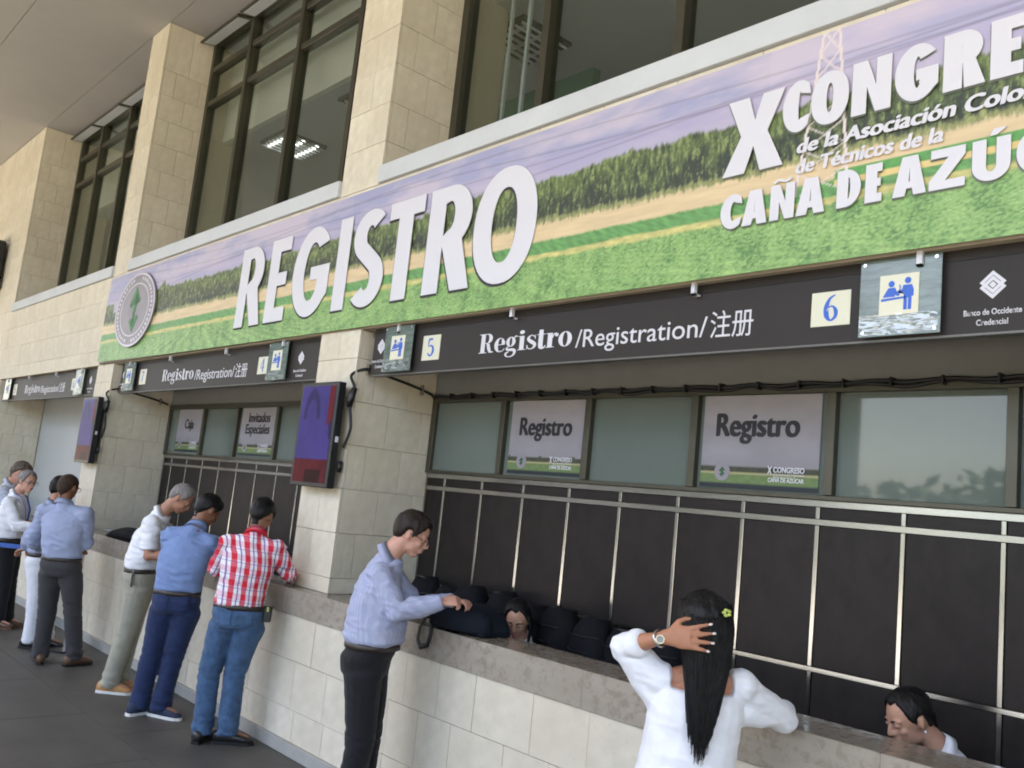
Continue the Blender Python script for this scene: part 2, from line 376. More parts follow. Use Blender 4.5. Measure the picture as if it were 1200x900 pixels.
# wide end wall left of the first bay
tiles_front(wall, 'stone_block', M_STONE, 3.43, .021, [LOW[i] for i in range(7)] + [2.985], xsr(-18.9, -15.97, .42))
tiles_front(wall, 'stone_block', M_STONE, 3.43, .021, [2.985] + UPR, xsr(-20.6, -15.97, .5))
def side_rows(y0, y1):
    def fn(i): return [y0, 3.60, 3.91, y1] if i % 2 else [y0, 3.75, 4.06 if y1 > 4.1 else y1] + ([y1] if y1 > 4.1 else [])
    return fn
tiles_side(wall, 'stone_block', M_STONE, -15.97, .02, LOW[:7] + [2.984], side_rows(3.453, 4.12))
tiles_side(wall, 'stone_block', M_STONE, -15.97, .02, [4.227, 4.434] + UPR[5:], side_rows(3.453, 4.04))
# pillars
plabels = ['cream stone pillar beside the man in the blue striped shirt', 'cream stone pillar behind the man in charcoal trousers']
for xr, lb in zip(XR[:2], plabels):
    xl = xr - PW
    p = thing('stone_pillar', lb, 'pillar', ((xl + xr) / 2, 3.75, 1.08))
    mb = MB().box(xl + .02, xr - .0205, 3.4525, 4.5, 1.081, 2.98).box(xl + .02, xr - .0205, 3.4525, 4.5, 4.09, CEIL - .002); obj('pillar_core', mb.mesh(), M_MORTAR, p)
    tiles_front(p, 'stone_block', M_STONE, 3.43, .021, LOW[:7] + [2.983], lambda i: [xl, xr - .272 - .05 * (i % 2), xr])
    tiles_front(p, 'stone_block', M_STONE, 3.43, .021, [4.09] + UPR[4:], lambda i: [xl, xr - .275, xr])
    tiles_side(p, 'stone_block', M_STONE, xr, .02, LOW[:7] + [2.98], side_rows(3.453, 4.175))
    tiles_side(p, 'stone_block', M_STONE, xr, .02, [4.227, 4.434] + UPR[5:], side_rows(3.453, 4.04))
# ---- upper room behind the windows
room = thing('upper_room', None, None, (-8, 6, 4.2)); room['kind'] = 'structure'
M_ROOM = mat('room paint', (.50, .50, .44), .8, var=.05, scale=.7); M_BULK = mat('beige bulkhead', (.64, .63, .57), .8, var=.04, scale=.5)
obj('room_shell', MB().box(-22, 6, 9.6, 9.7, 4.1, 6.1).box(-22, 6, 4.3, 9.6, 3.9, 4.1).box(-22, -21.9, 4.3, 9.6, 4.1, 6.0).box(5.9, 6, 4.3, 9.6, 4.1, 6.0).mesh(), M_ROOM, room)
obj('room_ceiling', MB().box(-22, 6, 4.36, 9.6, 6.0, 6.1).mesh(), mat('room ceiling', (.46, .475, .49), .8), room)
obj('bulkhead', MB().box(-22, 6, 4.30, 4.36, 6.0, CEIL).mesh(), M_BULK, room)
obj('green_partition', MB().box(-6.9, -5.25, 5.3, 5.4, 4.1, 5.75).mesh(), mat('green partition', (.06, .13, .085), .7), room)
obj('blind_rail', MB().box(-5.30, -5.275, 4.33, 4.355, 4.1, 5.99).box(-5.08, -5.05, 4.33, 4.355, 4.1, 5.99).mesh(), mat('pale rail', (.45, .48, .48), .5), room)
M_LAMP = mat('lit tube', (.9, .9, .85), .5, emit=(1, .98, .9, 1), estr=1.3)
for k, (lx, ly, lit, lb) in enumerate(((-9.9, 4.85, 1, 'louvred ceiling light glowing behind the middle upper window'), (-5.75, 4.9, 0, 'louvred ceiling light seen past the pillar in the right upper window'), (-8.0, 4.8, 0, 'dim louvred ceiling light at the right side of the middle upper window'))):
    t = thing('ceiling_light', lb, 'light', (lx, ly, 6.0))
    mb = MB(); mb.box(lx - .3, lx + .3, ly - .3, ly + .3, 5.965, 5.998); obj('housing', mb.mesh(), M_FRAME, t)
    for q in range(3):
        box('lamp_tube', (lx - .26, lx + .26, ly - .21 + q * .19, ly - .17 + q * .19, 5.955, 5.964), M_LAMP if lit else M_SILL, t)
    mb = MB()
    for q in range(7): mb.box(lx - .27 + q * .088, lx - .262 + q * .088, ly - .28, ly + .28, 5.93, 5.954)
    obj('louvre', mb.mesh(), M_SILL, t)
# ---- glass for the upper windows
mg = bpy.data.materials.new('window glass'); mg.use_nodes = True; n = mg.node_tree; n.nodes.clear()
ou = n.nodes.new('ShaderNodeOutputMaterial'); mx = n.nodes.new('ShaderNodeMixShader'); tr = n.nodes.new('ShaderNodeBsdfTransparent'); gl = n.nodes.new('ShaderNodeBsdfGlossy'); fr = n.nodes.new('ShaderNodeLayerWeight')
tr.inputs[0].default_value = (.86, .89, .88, 1); gl.inputs['Roughness'].default_value = .01; gl.inputs[0].default_value = (.9, .95, .9, 1); fr.inputs['Blend'].default_value = .5
pw_ = n.nodes.new('ShaderNodeMath'); pw_.operation = 'POWER'; pw_.inputs[1].default_value = 4.0; n.links.new(fr.outputs['Facing'], pw_.inputs[0])
ma_ = n.nodes.new('ShaderNodeMath'); ma_.operation = 'MULTIPLY_ADD'; ma_.inputs[1].default_value = .7; ma_.inputs[2].default_value = .035; n.links.new(pw_.outputs[0], ma_.inputs[0])
n.links.new(ma_.outputs[0], mx.inputs[0]); n.links.new(tr.outputs[0], mx.inputs[1]); n.links.new(gl.outputs[0], mx.inputs[2]); n.links.new(mx.outputs[0], ou.inputs[0])
M_GLASS = mg
def upper_window(label, x0, x1, mull, y=4.05):
    t = thing('upper_window', label, 'window', ((x0 + x1) / 2, y, 4.225), group='tall upper windows')
    fr = MB(); z0, z1 = 4.226, CEIL - .004
    for a, b in ((x0, x0 + .075), (x1 - .075, x1)): fr.box(a, b, y - .05, y + .06, z0, z1)
    fr.box(x0 + .075, x1 - .075, y - .05, y + .06, z0, z0 + .07); fr.box(x0 + .075, x1 - .075, y - .05, y + .06, z1 - .06, z1)
    obj('window_frame', fr.mesh(bevel=.003), M_FRAME, t)
    for m_ in mull: box('mullion', (m_ - .035, m_ + .035, y - .065, y + .055, z0 + .07, z1 - .06), M_FRAME, t, .003)
    xs = [x0 + .075] + mull + [x1 - .075]
    for zt in (6.38, 6.84):
        for i in range(len(xs) - 1):
            a = xs[i] + (.036 if i else .001); b = xs[i + 1] - (.036 if i < len(xs) - 2 else .001)
            box('transom', (a, b, y - .045, y + .05, zt - .035, zt + .035), M_FRAME, t, .003)
    for i in range(len(xs) - 1):
        a = xs[i] + (.036 if i else .001); b = xs[i + 1] - (.036 if i < len(xs) - 2 else .001)
        for za, zb in ((z0 + .07, 6.344), (6.416, 6.804), (6.876, z1 - .062)):
            box('pane', (a, b, y, y + .006, za + .001, zb - .001), M_GLASS, t)
        # top vent, propped open and almost level
        s_ = obj('vent_sash', MB().box(a - .02, b + .02, 3.80, 4.0, 0, .022).mesh(bevel=.003), M_FRAME, t)
        sl_ = rnd.uniform(-.05, .05)
        for v in s_.data.vertices: wy = v.co.y + 4.05; v.co.z += (7.165 - wl(t).z) + 4.225 + (4.0 - wy) * (-.16 + sl_)
        s_.data.update()
        for v in s_.data.vertices: pass
        g_ = obj('vent_pane', MB().box(a + .03, b - .03, 3.83, 3.97, 0, .006).mesh(), M_SILL, s_)
        for v in g_.data.vertices: wy = v.co.y + 4.05; v.co.z += (7.158 - wl(t).z) + 4.225 + (4.0 - wy) * (-.16 + sl_) - .004
    return t
upper_window('narrowest looking upper window, at the far left of the facade', -15.965, XR[1] - PW - .002, [-14.85, -13.6, -12.35])
upper_window('upper window between the two stone pillars, above REGISTRO', XR[1] + .002, XR[0] - PW - .002, [-9.61, -8.36, -7.11])
upper_window('upper window right of the nearest pillar, above the banner', XR[0] + .002, -.842, [-4.47, -3.25, -2.0])

# ---- service counter
cnt = thing('service_counter', 'long stone service counter with grey ledge and cream block base', 'counter', (-8, 3.4, 0))
obj('counter_core', MB().box(-18.9, 4, 3.337, 3.56, 0, .9).mesh(), M_MORTAR, cnt)
tiles_front(cnt, 'stone_block', M_STONE, 3.315, .021, [.0, .285, .60, .9], xsr(-15.97, .6, .37, .22))
x = -16.0
while x < 1.5:
    block('ledge_slab', (x + .0008, x + 1.449, 3.30, 3.60, .902, 1.079), M_LEDGEF, cnt)
    box('ledge_top', (x + .0015, x + 1.448, 3.302, 3.598, 1.0795, 1.0815), M_LEDGE, cnt); x += 1.45
x = -16.0
while x < 1.5:
    box('skirting', (x + .001, x + 1.999, 3.283, 3.314, .0, .085), M_CURB, cnt, .003); x += 2.0
# ---- booth interior: bulkhead, window band, panel wall
booth = thing('booth_interior', None, None, (-8, 4.5, 0)); booth['kind'] = 'structure'
obj('back_wall', MB().box(-15.96, 4, 4.26, 4.4, 0, 2.98).mesh(), M_SIGN, booth)
for a, b in ((XR[0] + .002, -.842), (XR[1] + .002, XR[0] - PW - .002), (-15.96, XR[1] - PW - .002)):
    box('bulkhead', (a, b, 4.165, 4.259, 2.605, 2.97), M_SOFF, booth)
    box('soffit', (a, b, 3.54, 4.164, 2.94, 2.97), M_SOFF, booth)
obj('desk', MB().box(-10.6, 1, 3.62, 4.1, .70, .73).mesh(), M_DARK, booth)
M_FILM = mat('frosted glass', (.135, .16, .14), .03, spec=.5, var=.06, scale=1.5)
def window_band(label, x0, x1, mull):
    t = thing('window_band', label, 'window', ((x0 + x1) / 2, 4.2, 2.0), group='low frosted window bands')
    fr = MB().box(x0, x1, 4.15, 4.24, 2.007, 2.03).box(x0, x1, 4.15, 4.24, 2.55, 2.603).box(x0, x0 + .05, 4.15, 4.24, 2.03, 2.55).box(x1 - .05, x1, 4.15, 4.24, 2.03, 2.55)
    obj('window_frame', fr.mesh(bevel=.002), M_FRAME, t)
    for m_ in mull: box('mullion', (m_ - .024, m_ + .024, 4.14, 4.235, 2.031, 2.549), M_FRAME, t, .002)
    xs = [x0 + .05] + mull + [x1 - .05]
    for i in range(len(xs) - 1):
        a = xs[i] + (.025 if i else .001); b = xs[i + 1] - (.025 if i < len(xs) - 2 else .001)
        box('pane', (a, b, 4.18, 4.188, 2.031, 2.549), M_FILM, t)
    return t
def panel_wall(label, x0, x1, strips):
    t = thing('panel_wall', label, 'wall', ((x0 + x1) / 2, 4.2, .3), group='dark panelled booth walls')
    for z0, z1 in ((1.972, 2.006), (1.881, 1.912), (1.172, 1.196)): box('rail', (x0, x1, 4.176, 4.215, z0, z1), M_STEEL, t, .002)
    for s_ in strips:
        for z0, z1 in ((1.9125, 1.9715), (1.1965, 1.8805), (.3, 1.1715)): box('strip', (s_ - .0105, s_ + .0105, 4.180, 4.20, z0, z1), M_STEEL, t, .0015)
    xs = [x0 - .012] + strips + [x1 + .012]
    for a, b in zip(xs[:-1], xs[1:]):
        if b - a < .06: continue
        for z0, z1 in ((1.914, 1.970), (1.198, 1.879), (.3, 1.17)): block('dark_panel', (a + .014, b - .014, 4.186, 4.21, z0, z1), M_DARK, t)
    return t
window_band('frosted window band with two Registro signs, right of the near pillar', XR[0] + .002, -.842, [-4.67, -3.855, -3.035, -2.205, -1.37])
window_band('frosted window band with the Caja and Invitados Especiales signs', XR[1] + .002, XR[0] - PW - .002, [-9.70, -8.86, -7.98, -7.14, -6.3])
panel_wall('dark panelled booth wall with steel strips behind the near counter', XR[0] + .002, -.842, [-5.29 + .4315 * k for k in range(11)])
panel_wall('dark panelled booth wall behind the three men leaning on the counter', XR[1] + .002, XR[0] - PW - .002, [-10.5 + .4315 * k for k in range(11)])
gp = thing('grey_partition', 'plain light grey partition in the farthest booth behind the far screen', 'partition', (-13.5, 4.15, 0)); box('board', (-15.96, XR[1] - PW - .002, 4.13, 4.16, .3, 2.93), M_GREY, gp)

# ---- fascia signs
BOD = {}
def serif_registro(x0, z0, width, xh, y, m, parent):
    """bold high-contrast serif word built stroke by stroke"""
    s, t = .20, .05          # thick and thin, in x-heights
    G = []
    def rect(a, b, c, d): return [(a, c), (b, c), (b, d), (a, d)]
    capn = 1.42
    # R
    x = 0; R = [rect(x, x + .5, 0, t), rect(x + .12, x + .12 + s * 1.3, 0, capn), rect(x, x + .62, capn - t, capn), arc(x + .55, 1.06, .30, .36, 90, -90, 12) + arc(x + .52, 1.06, .10, .31, -90, 90, 12), rect(x + .3, x + .6, .70, .70 + t), [(x + .48, .71), (x + .68, .66), (x + .80, .12), (x + .97, .04), (x + .93, 0), (x + .68, 0), (x + .55, .3)]]
    G += R
    def o_(x, w): return [arc(x + w / 2, .5, w / 2, .52, 90, 270, 14) + arc(x + w / 2, .5, w / 2 - s * 1.15, .47, 270, 90, 14), arc(x + w / 2, .5, w / 2, .52, -90, 90, 14) + arc(x + w / 2, .5, w / 2 - s * 1.15, .47, 90, -90, 14)]
    x = 1.0; G += [arc(x + .33, .5, .33, .52, 60, 300, 18) + arc(x + .34, .5, .11, .46, 290, 75, 14), rect(x + .16, x + .62, .50, .50 + t), [(x + .42, .9), (x + .50, .97), (x + .64, .72), (x + .64, .52), (x + .44, .52)], stroke([(x + .35, .0), (x + .52, .06), (x + .63, .22)], .05, 4)]
    x = 1.70; G += [arc(x + .30, .66, .28, .36, 90, 270, 12) + arc(x + .30, .66, .08, .31, 270, 90, 10), arc(x + .30, .66, .28, .36, -90, 90, 12) + arc(x + .30, .66, .08, .31, 90, -90, 10), stroke([(x + .50, .92), (x + .58, 1.04), (x + .68, 1.0)], .08, 4), stroke([(x + .2, .33), (x + .08, .22), (x + .15, .10), (x + .5, .06), (x + .58, -.12), (x + .48, -.34), (x + .25, -.42), (x + .06, -.32), (x + .06, -.16), (x + .22, -.04)], [.06, .09, .16, .20, .16, .10, .06, .1, .12, .06], 5)]
    x = 2.42; G += [rect(x + .10, x + .10 + s * 1.3, 0, 1.0), rect(x, x + .46, 0, t), rect(x, x + .2, 1 - t, 1), arc(x + .22, 1.27, .14, .14, 0, 350, 14)]
    x = 2.95; G += [stroke([(x + .47, .78), (x + .40, .92), (x + .24, .97), (x + .10, .84), (x + .12, .66), (x + .30, .50), (x + .46, .34), (x + .44, .14), (x + .26, .02), (x + .10, .08), (x + .04, .26)], [.05, .06, .06, .14, .20, .24, .20, .13, .06, .06, .05], 5), rect(x + .47, x + .50, .68, 1.0), rect(x + .01, x + .04, 0, .33)]
    x = 3.52; G += [stroke([(x + .22, 1.30), (x + .22, .9), (x + .22, .25), (x + .28, .06), (x + .42, .05), (x + .50, .2)], [.22, .25, .26, .24, .10, .04], 6), rect(x, x + .46, .95, 1.0)]
    x = 4.05; G += [rect(x + .08, x + .08 + s * 1.3, 0, 1.0), rect(x, x + .46, 0, t), rect(x, x + .2, .95, 1.0), stroke([(x + .34, .66), (x + .42, .9), (x + .56, .95)], .07, 5), arc(x + .57, .84, .10, .12, 0, 350, 12)]
    x = 4.72; G += o_(x, .72)
    sx = width / 5.44; mb_v = []; mb_f = []
    for i, c in enumerate(G):
        me = contour_mesh([c]); n0 = len(mb_v); dy = .0003 * (i % 7)
        mb_v += [(x0 + v.co.x * sx, y - .002 - dy, z0 + v.co.y * xh) for v in me.vertices]; mb_f += [tuple(k + n0 for k in f.vertices) for f in me.polygons]; bpy.data.meshes.remove(me)
    me = mesh_np('word', mb_v, mb_f); bm = bmesh.new(); bm.from_mesh(me)
    for f in bm.faces:
        if f.normal.y > 0: f.normal_flip()
    bm.to_mesh(me); bm.free()
    return obj('lettering', me, m, parent)
def pictogram(parent, xc, zc, sz, y, m):
    mb = MB(); k = sz
    def P(pts): mb.poly([(xc + a * k, zc + b * k) for a, b in pts], y - .0015, y)
    P(arc(-.20, .30, .085, .09, 0, 340, 12)); P(arc(.24, .36, .085, .09, 0, 340, 12))
    P([(-.42, -.04), (-.34, .10), (-.28, .19), (-.10, .19), (-.03, .05), (.05, -.02), (-.02, -.05), (-.10, -.01), (-.10, -.06), (-.42, -.06)])
    P([(-.47, -.10), (.20, -.07), (.20, -.12), (-.47, -.17)])
    P([(.12, .24), (.35, .24), (.40, .10), (.40, -.08), (.35, -.08), (.35, -.44), (.26, -.44), (.26, -.12), (.23, -.12), (.23, -.44), (.14, -.44), (.14, .0), (.02, .12), (-.05, .06), (-.01, .03), (.10, .15)])
    P(stroke([(0, .06), (.04, .16), (.02, .26)], .03, 4))
    return obj('pictogram', mb.mesh(), m, parent)
def bank_logo(parent, xc, zc, y, s=1.0):
    mb = MB(); r = .045 * s
    for dz, rr in ((.010, 1), (-.010, 1)):
        o_ = [(0, r), (r * 1.05, 0), (0, -r), (-r * 1.05, 0)]
        k = .62
        for i in range(4):
            a, b = o_[i], o_[(i + 1) % 4]
            mb.poly([(xc + a[0], zc + dz + a[1]), (xc + b[0], zc + dz + b[1]), (xc + b[0] * k, zc + dz + b[1] * k), (xc + a[0] * k, zc + dz + a[1] * k)], y - .0015 - .0004 * (dz > 0), y)
    mb.poly([(xc, zc + .3 * r), (xc + .3 * r, zc), (xc, zc - .3 * r), (xc - .3 * r, zc)], y - .0015, y)
    obj('emblem', mb.mesh(), M_WHITE, parent)
    text('lettering', 'Banco de Occidente', 0, zc - .115 * s, .205 * s, .022 * s, y, M_WHITE, parent, .02, .001, xc=xc)
    text('lettering', 'Credencial', 0, zc - .155 * s, .112 * s, .022 * s, y, M_WHITE, parent, .02, .001, xc=xc)
M_ACR = mat('acrylic plate', (.14, .18, .16), .09, spec=.5, var=.35, scale=9, stretch=(1, 1, 5))  # stretched colour streaks paint in the reflections of the creased film
fm_ = bpy.data.materials.new('creased clear film'); fm_.use_nodes = True; n = fm_.node_tree; n.nodes.clear()
a_, b_, c_, d_ = [n.nodes.new('ShaderNode' + k) for k in ('OutputMaterial', 'MixShader', 'BsdfTransparent', 'BsdfGlossy')]
d_.inputs['Roughness'].default_value = .08; b_.inputs[0].default_value = .15; n.links.new(c_.outputs[0], b_.inputs[1]); n.links.new(d_.outputs[0], b_.inputs[2]); n.links.new(b_.outputs[0], a_.inputs[0]); M_FILMC = fm_
def digit(parent, ch, xc, zc, y, h):
    D5 = [stroke([(.42, 1.0), (.08, .96), (.06, .58), (.25, .62), (.47, .50), (.50, .25), (.32, .03), (.10, .08), (.06, .2)], [.10, .14, .05, .08, .16, .20, .10, .10, .12], 6)]
    D6 = [stroke([(.46, 1.0), (.24, .86), (.12, .55), (.14, .22), (.30, .03), (.48, .16), (.50, .38), (.38, .56), (.24, .54), (.14, .40)], [.04, .10, .20, .20, .06, .13, .16, .07, .05, .03], 6)]
    D4 = [stroke([(.38, 0), (.38, 1.0)], .15, 2), stroke([(.38, .98), (.04, .33), (.56, .33)], .06, 4)]
    D7 = [stroke([(.04, .93), (.5, .93), (.3, .5), (.24, 0)], [.14, .12, .12, .18], 6)]
    mb = MB()
    for q, c in enumerate({'5': D5, '6': D6, '4': D4, '7': D7}[ch]):
        me = contour_mesh([c]); mb.add([(xc + (v.co.x - .28) * h, y - .0015 - .0004 * q, zc + (v.co.y - .5) * h) for v in me.vertices], [tuple(f.vertices) for f in me.polygons]); bpy.data.meshes.remove(me)
    return obj('number', mb.mesh(), M_BLUE, parent)
def fascia(label, x0, x1, xa, nl, nr, y=3.49):
    t = thing('fascia_sign', label, 'sign', ((x0 + x1) / 2, y + .02, 2.64), group='dark fascia signs')
    box('sign_panel', (x0, x1, y, y + .04, 2.646, 2.94), M_SIGN, t, .002)
    box('sign_cap', (x0, x1, y + .001, y + .039, 2.9405, 2.984), M_SIGN, t)
    box('edge_strip', (x0, x1, y - .004, y + .045, 2.636, 2.6455), mat('sign edge', (.13, .125, .115), .5, metal=.3), t)
    L = x1 - x0
    def plate(a, tilt):
        pl = box('acrylic_plate', (a, a + .33, y - .035, y - .030, 2.652, 2.975), M_ACR, t, .001)
        box('number_plate', (a + .085, a + .245, y - .0395, y - .0355, 2.735, 2.905), M_PLATE, t, .002)
        pictogram(t, a + .165, 2.82, .15, y - .0397, M_BLUE)
        for sx_ in (a + .02, a + .31):
            for sz_ in (2.67, 2.958): obj('standoff', MB().tube([(sx_, y - .040, sz_), (sx_, y, sz_)], .008, 8).mesh(smooth=False), M_STEEL, t)
        vv_, ff_ = [], []; NA, NB = 26, 14
        for i_ in range(NA + 1):
            for j_ in range(NB + 1):
                u_, w_ = i_ / NA, j_ / NB; vv_.append((a + .006 + .318 * u_, y - .044 - .006 * noise.noise(V((u_ * 5 + w_ * 3, w_ * 11, a))) - .004 * noise.noise(V((u_ * 15 - w_ * 9, w_ * 22, a))), 2.655 + .085 * w_))
        for i_ in range(NA):
            for j_ in range(NB): ff_.append((i_ * (NB + 1) + j_, (i_ + 1) * (NB + 1) + j_, (i_ + 1) * (NB + 1) + j_ + 1, i_ * (NB + 1) + j_ + 1))
        obj('clear_film', mesh_np('clear_film', vv_, ff_, True), M_FILMC, t)
    bank_logo(t, x0 + .10, 2.85, y)
    plate(x0 + .19, 0)
    box('number_plate', (x0 + .60, x0 + .79, y - .004, y - .0005, 2.72, 2.89), M_PLATE, t, .002); digit(t, nl, x0 + .695, 2.805, y - .0042, .115)
    serif_registro(x0 + xa, 2.735, .80, .085, y, M_WHITE, t)
    text('lettering', '/Registration/', x0 + xa + .83, 2.722, .87, .098, y, M_WHITE, t, .0, .0015)
    text('lettering', '\u6ce8\u518c', x0 + xa + 1.72, 2.722, .235, .098, y, M_WHITE, t, .0, .0015)
    box('number_plate', (x1 - 1.105, x1 - .925, y - .004, y - .0005, 2.722, 2.875), M_PLATE, t, .002); digit(t, nr, x1 - 1.015, 2.80, y - .0042, .115)
    plate(x1 - .87, 0)
    bank_logo(t, x1 - .365, 2.83, y)
    for q in (.075, .33, .62, .86): obj('hook', MB().box(x0 + L * q, x0 + L * q + .022, y - .05, y - .03, 2.925, 2.986).box(x0 + L * q, x0 + L * q + .022, y - .05, y + .002, 2.925, 2.933).mesh(), M_WHITE, t)
    return t
fascia('long dark sign reading Registro Registration with numbers 5 and 6', -5.41, -.87, 1.19, '5', '6')
fascia('dark Registro sign under the REGISTRO end of the banner, above the Caja sign', -10.60, XR[0] - PW - .02, 1.25, '7', '4')
fascia('farthest dark Registro sign, left of the banner above the grey partition', -15.90, XR[1] - PW - .02, 1.25, '5', '6')

# ================================================================== BANNER
def fbm(x, y, o=4, sd=0.0):
    return noise.fractal(V((x, y, sd)), .6, 2.1, o)
SRGB = lambda r, g, b: np.array(srgb(r, g, b)[:3])
def banner_color(x, z):
    """flat print: sky, cane belt, tan field, green strips, grass; x,z in metres on the sheet"""
    sky_ = SRGB(160, 160, 192); cl = SRGB(194, 184, 200); c = sky_ + (cl - sky_) * np.clip(.5 + 1.3 * fbm(x * .8, z * 3.5, 5, 3), 0, 1)
    if z < 3.86: c = c * .55 + SRGB(180, 168, 196) * .45 * 1.0
    if x > -2.2 and z > 3.7: c = c * .8 + SRGB(214, 196, 214) * .2
    for k in range(4):                        # power lines
        zz = 3.97 - k * .055 + .05 * math.sin((x + k) * 1.1) * (1 if k % 2 else .6) - .02 * (x + 6) * (.3 if k < 2 else -.2)
        if abs(z - zz) < .008: c = c * (1 - .30 * (1 - abs(z - zz) / .008))
    top = 3.735 + .035 * fbm(x * 1.5, 0, 3, 9) + .022 * fbm(x * 14, 0, 3, 1) + .012 * fbm(x * 50, z * 8, 2, 2)
    if x < -9.35: top -= 0.02
    if abs(x + 9.45) < .16: top += .10 * (1 - abs(x + 9.45) / .16)
    if -10.95 < x < -9.7: top = 3.60
    bot = 3.475 + .012 * fbm(x * 6, 0, 3, 5)
    ss = lambda e0, e1, t: (lambda q: q * q * (3 - 2 * q))(min(1.0, max(0.0, (t - e0) / (e1 - e0))))
    hz = SRGB(176, 172, 190)
    if z < top + .05: c = c + (hz - c) * .5 * ss(top + .05, top, z)                 # pale hills behind the cane
    h = (z - bot) / max(.05, top - bot); n_ = .75 * fbm(x * 46 + z * 4, z * 13, 6, 7) + .35 * fbm(x * 90, z * 50, 3, 27); n2 = fbm(x * 6, z * 5, 3, 17)
    d = SRGB(52, 58, 46); l = SRGB(104, 120, 68); b_ = SRGB(152, 162, 104)
    tr_ = d + (l - d) * np.clip(.05 + .75 * h + .9 * n_ + .4 * n2, 0, 1); tr_ = tr_ + (b_ - tr_) * np.clip(n_ * 1.6 - .45 + .4 * h, 0, .7)
    c = c + (tr_ - c) * ss(top + .010, top - .012, z)
    tan = SRGB(214, 190, 150) * (1 + .12 * fbm(x * 3, z * 30, 4, 4)); sc_ = SRGB(140, 144, 92) * (1 + .4 * n_)
    e_ = bot + .022 * n_ - .008
    c = c + (sc_ - c) * ss(e_ + .03, e_, z); c = c + (tan - c) * ss(e_ - .004, e_ - .026, z)
    g1t = 3.345 + .006 * fbm(x * 4, 0, 2, 11) + .005 * fbm(x * 60, z * 60, 2, 41)
    g1 = SRGB(100, 150, 84) * (1 + .35 * fbm(x * 30 + z * 60, z * 20, 4, 12) + .08 * math.sin(x * 90 + z * 60)); c = c + (g1 - c) * ss(g1t + .006, g1t - .004, z)
    ye = SRGB(206, 192, 124) * (1 + .30 * fbm(x * 14, z * 50, 4, 13)); c = c + (ye - c) * .85 * ss(3.276, 3.266, z + .006 * n2)
    gt = 3.238 + .007 * fbm(x * 9, 0, 3, 14) + .008 * fbm(x * 70, z * 40, 2, 42)
    dd = (3.24 - z) / .25; m_ = .62 * fbm(x * (70 - 30 * dd), z * (16 - 6 * dd), 6, 15) + .35 * fbm(x * 7, z * 5, 3, 33)
    a = SRGB(100, 142, 74); b_ = SRGB(160, 190, 118); dk = SRGB(78, 114, 68)
    gr_ = a + (b_ - a) * np.clip(.42 + .95 * m_, 0, 1)
    if m_ < -.18: gr_ = gr_ + (dk - gr_) * np.clip((-.18 - m_) * 3, 0, .6)
    vx = -8.4 if x < -6.3 else -4.6
    gr_ = gr_ * (1 + (.15 if x < -6.3 else .09) * math.sin((x - vx) / (.30 + max(0, dd)) * (26 if x < -6.3 else 22) + 1.5 * n2))     # planted rows running to a vanishing point
    c = c + (gr_ - c) * ss(gt + .006, gt - .008, z)
    if -1.85 < x and z < 3.42 and z > 3.30:     # second pair of strips at the right end
        if z > 3.385: c = c
        elif z > 3.345: c = SRGB(92, 152, 78) * (1 + .2 * fbm(x * 30, z * 40, 3, 6))
        elif z > 3.315: c = SRGB(222, 196, 130)
    # pylon
    px_ = -1.90
    for sgn in (-1, 1):
        lx_ = px_ + sgn * (.035 + (4.06 - z) * .115) - (4.06 - z) * .02
        if z > 3.30 and abs(x - lx_) < .0065: c = SRGB(222, 208, 204)
    if z > 3.30 and abs(x - px_ + (4.06 - z) * .02) < .035 + (4.06 - z) * .115:
        wd_ = .035 + (4.06 - z) * .115; u = (x - px_ + (4.06 - z) * .02) / wd_; q = (4.06 - z) / .11
        f_ = abs(((q * 1.0) % 2) - 1) * 2 - 1
        if abs(u - f_) < .007 / wd_ or abs(u + f_) < .007 / wd_: c = c * .25 + SRGB(222, 208, 204) * .75
    return np.clip(c, 0, 1)
ban = thing('event_banner', 'long printed banner of cane fields reading REGISTRO', 'banner', (-6, 3.39, 3.5))
xs = [-11.2]; 
while xs[-1] < -.9: xs.append(xs[-1] + max(.0065, min(.022, abs(xs[-1]) * .0026)))
NX = len(xs); zs = np.linspace(0, 1, 150); NZ = len(zs)
vv = []; cc = []
for x in xs:
    zb = 3.0 + .018 * (max(0, -x - 9) / 2.2) - (.018 if x > -4 else .018 * (1 - (-x - 4) / 7)); zt = 4.045
    xo = 0
    for t_ in zs:
        z = zb + (zt - zb) * t_; vv.append((x - (.04 * (1 - t_) if x < -11.1 else 0), 3.396 + .004 * math.sin(x * 2.3) * math.sin(t_ * 3.1) + .002 * fbm(x * 1.2, z * 2, 2, 20), z)); cc.append(banner_color(x, z))
ff = [(i * NZ + j, (i + 1) * NZ + j, (i + 1) * NZ + j + 1, i * NZ + j + 1) for i in range(NX - 1) for j in range(NZ - 1)]
me = mesh_np('banner_sheet', vv, ff, True); ca = me.color_attributes.new('Col', 'FLOAT_COLOR', 'POINT')
ca.data.foreach_set('color', np.concatenate([np.array(cc) , np.ones((len(cc), 1))], 1).astype(np.float32).ravel())
obj('banner_sheet', me, attr_mat('printed vinyl', .42, spec=.4), ban)
obj('batten', MB().box(-11.19, -.9, 3.403, 3.425, 2.992, 3.012).mesh(), mat('brown batten', (.16, .12, .09), .7), ban)
BY = 3.388
for ch, a, b, s in (('R', -7.57, -7.10, .225), ('E', -7.01, -6.67, .225), ('G', -6.58, -6.01, .23), ('I', -5.91, -5.74, .23), ('S', -5.69, -5.25, .235), ('T', -5.24, -4.83, .235), ('R', -4.76, -4.28, .235), ('O', -4.27, -3.70, .235)):
    letter('letter', ch, a, b, 3.14, .725, s, BY, M_WHITE, ban, .005, M_SHADOW)
M_SHD2 = mat('soft printed outline', (.16, .18, .15), .6)
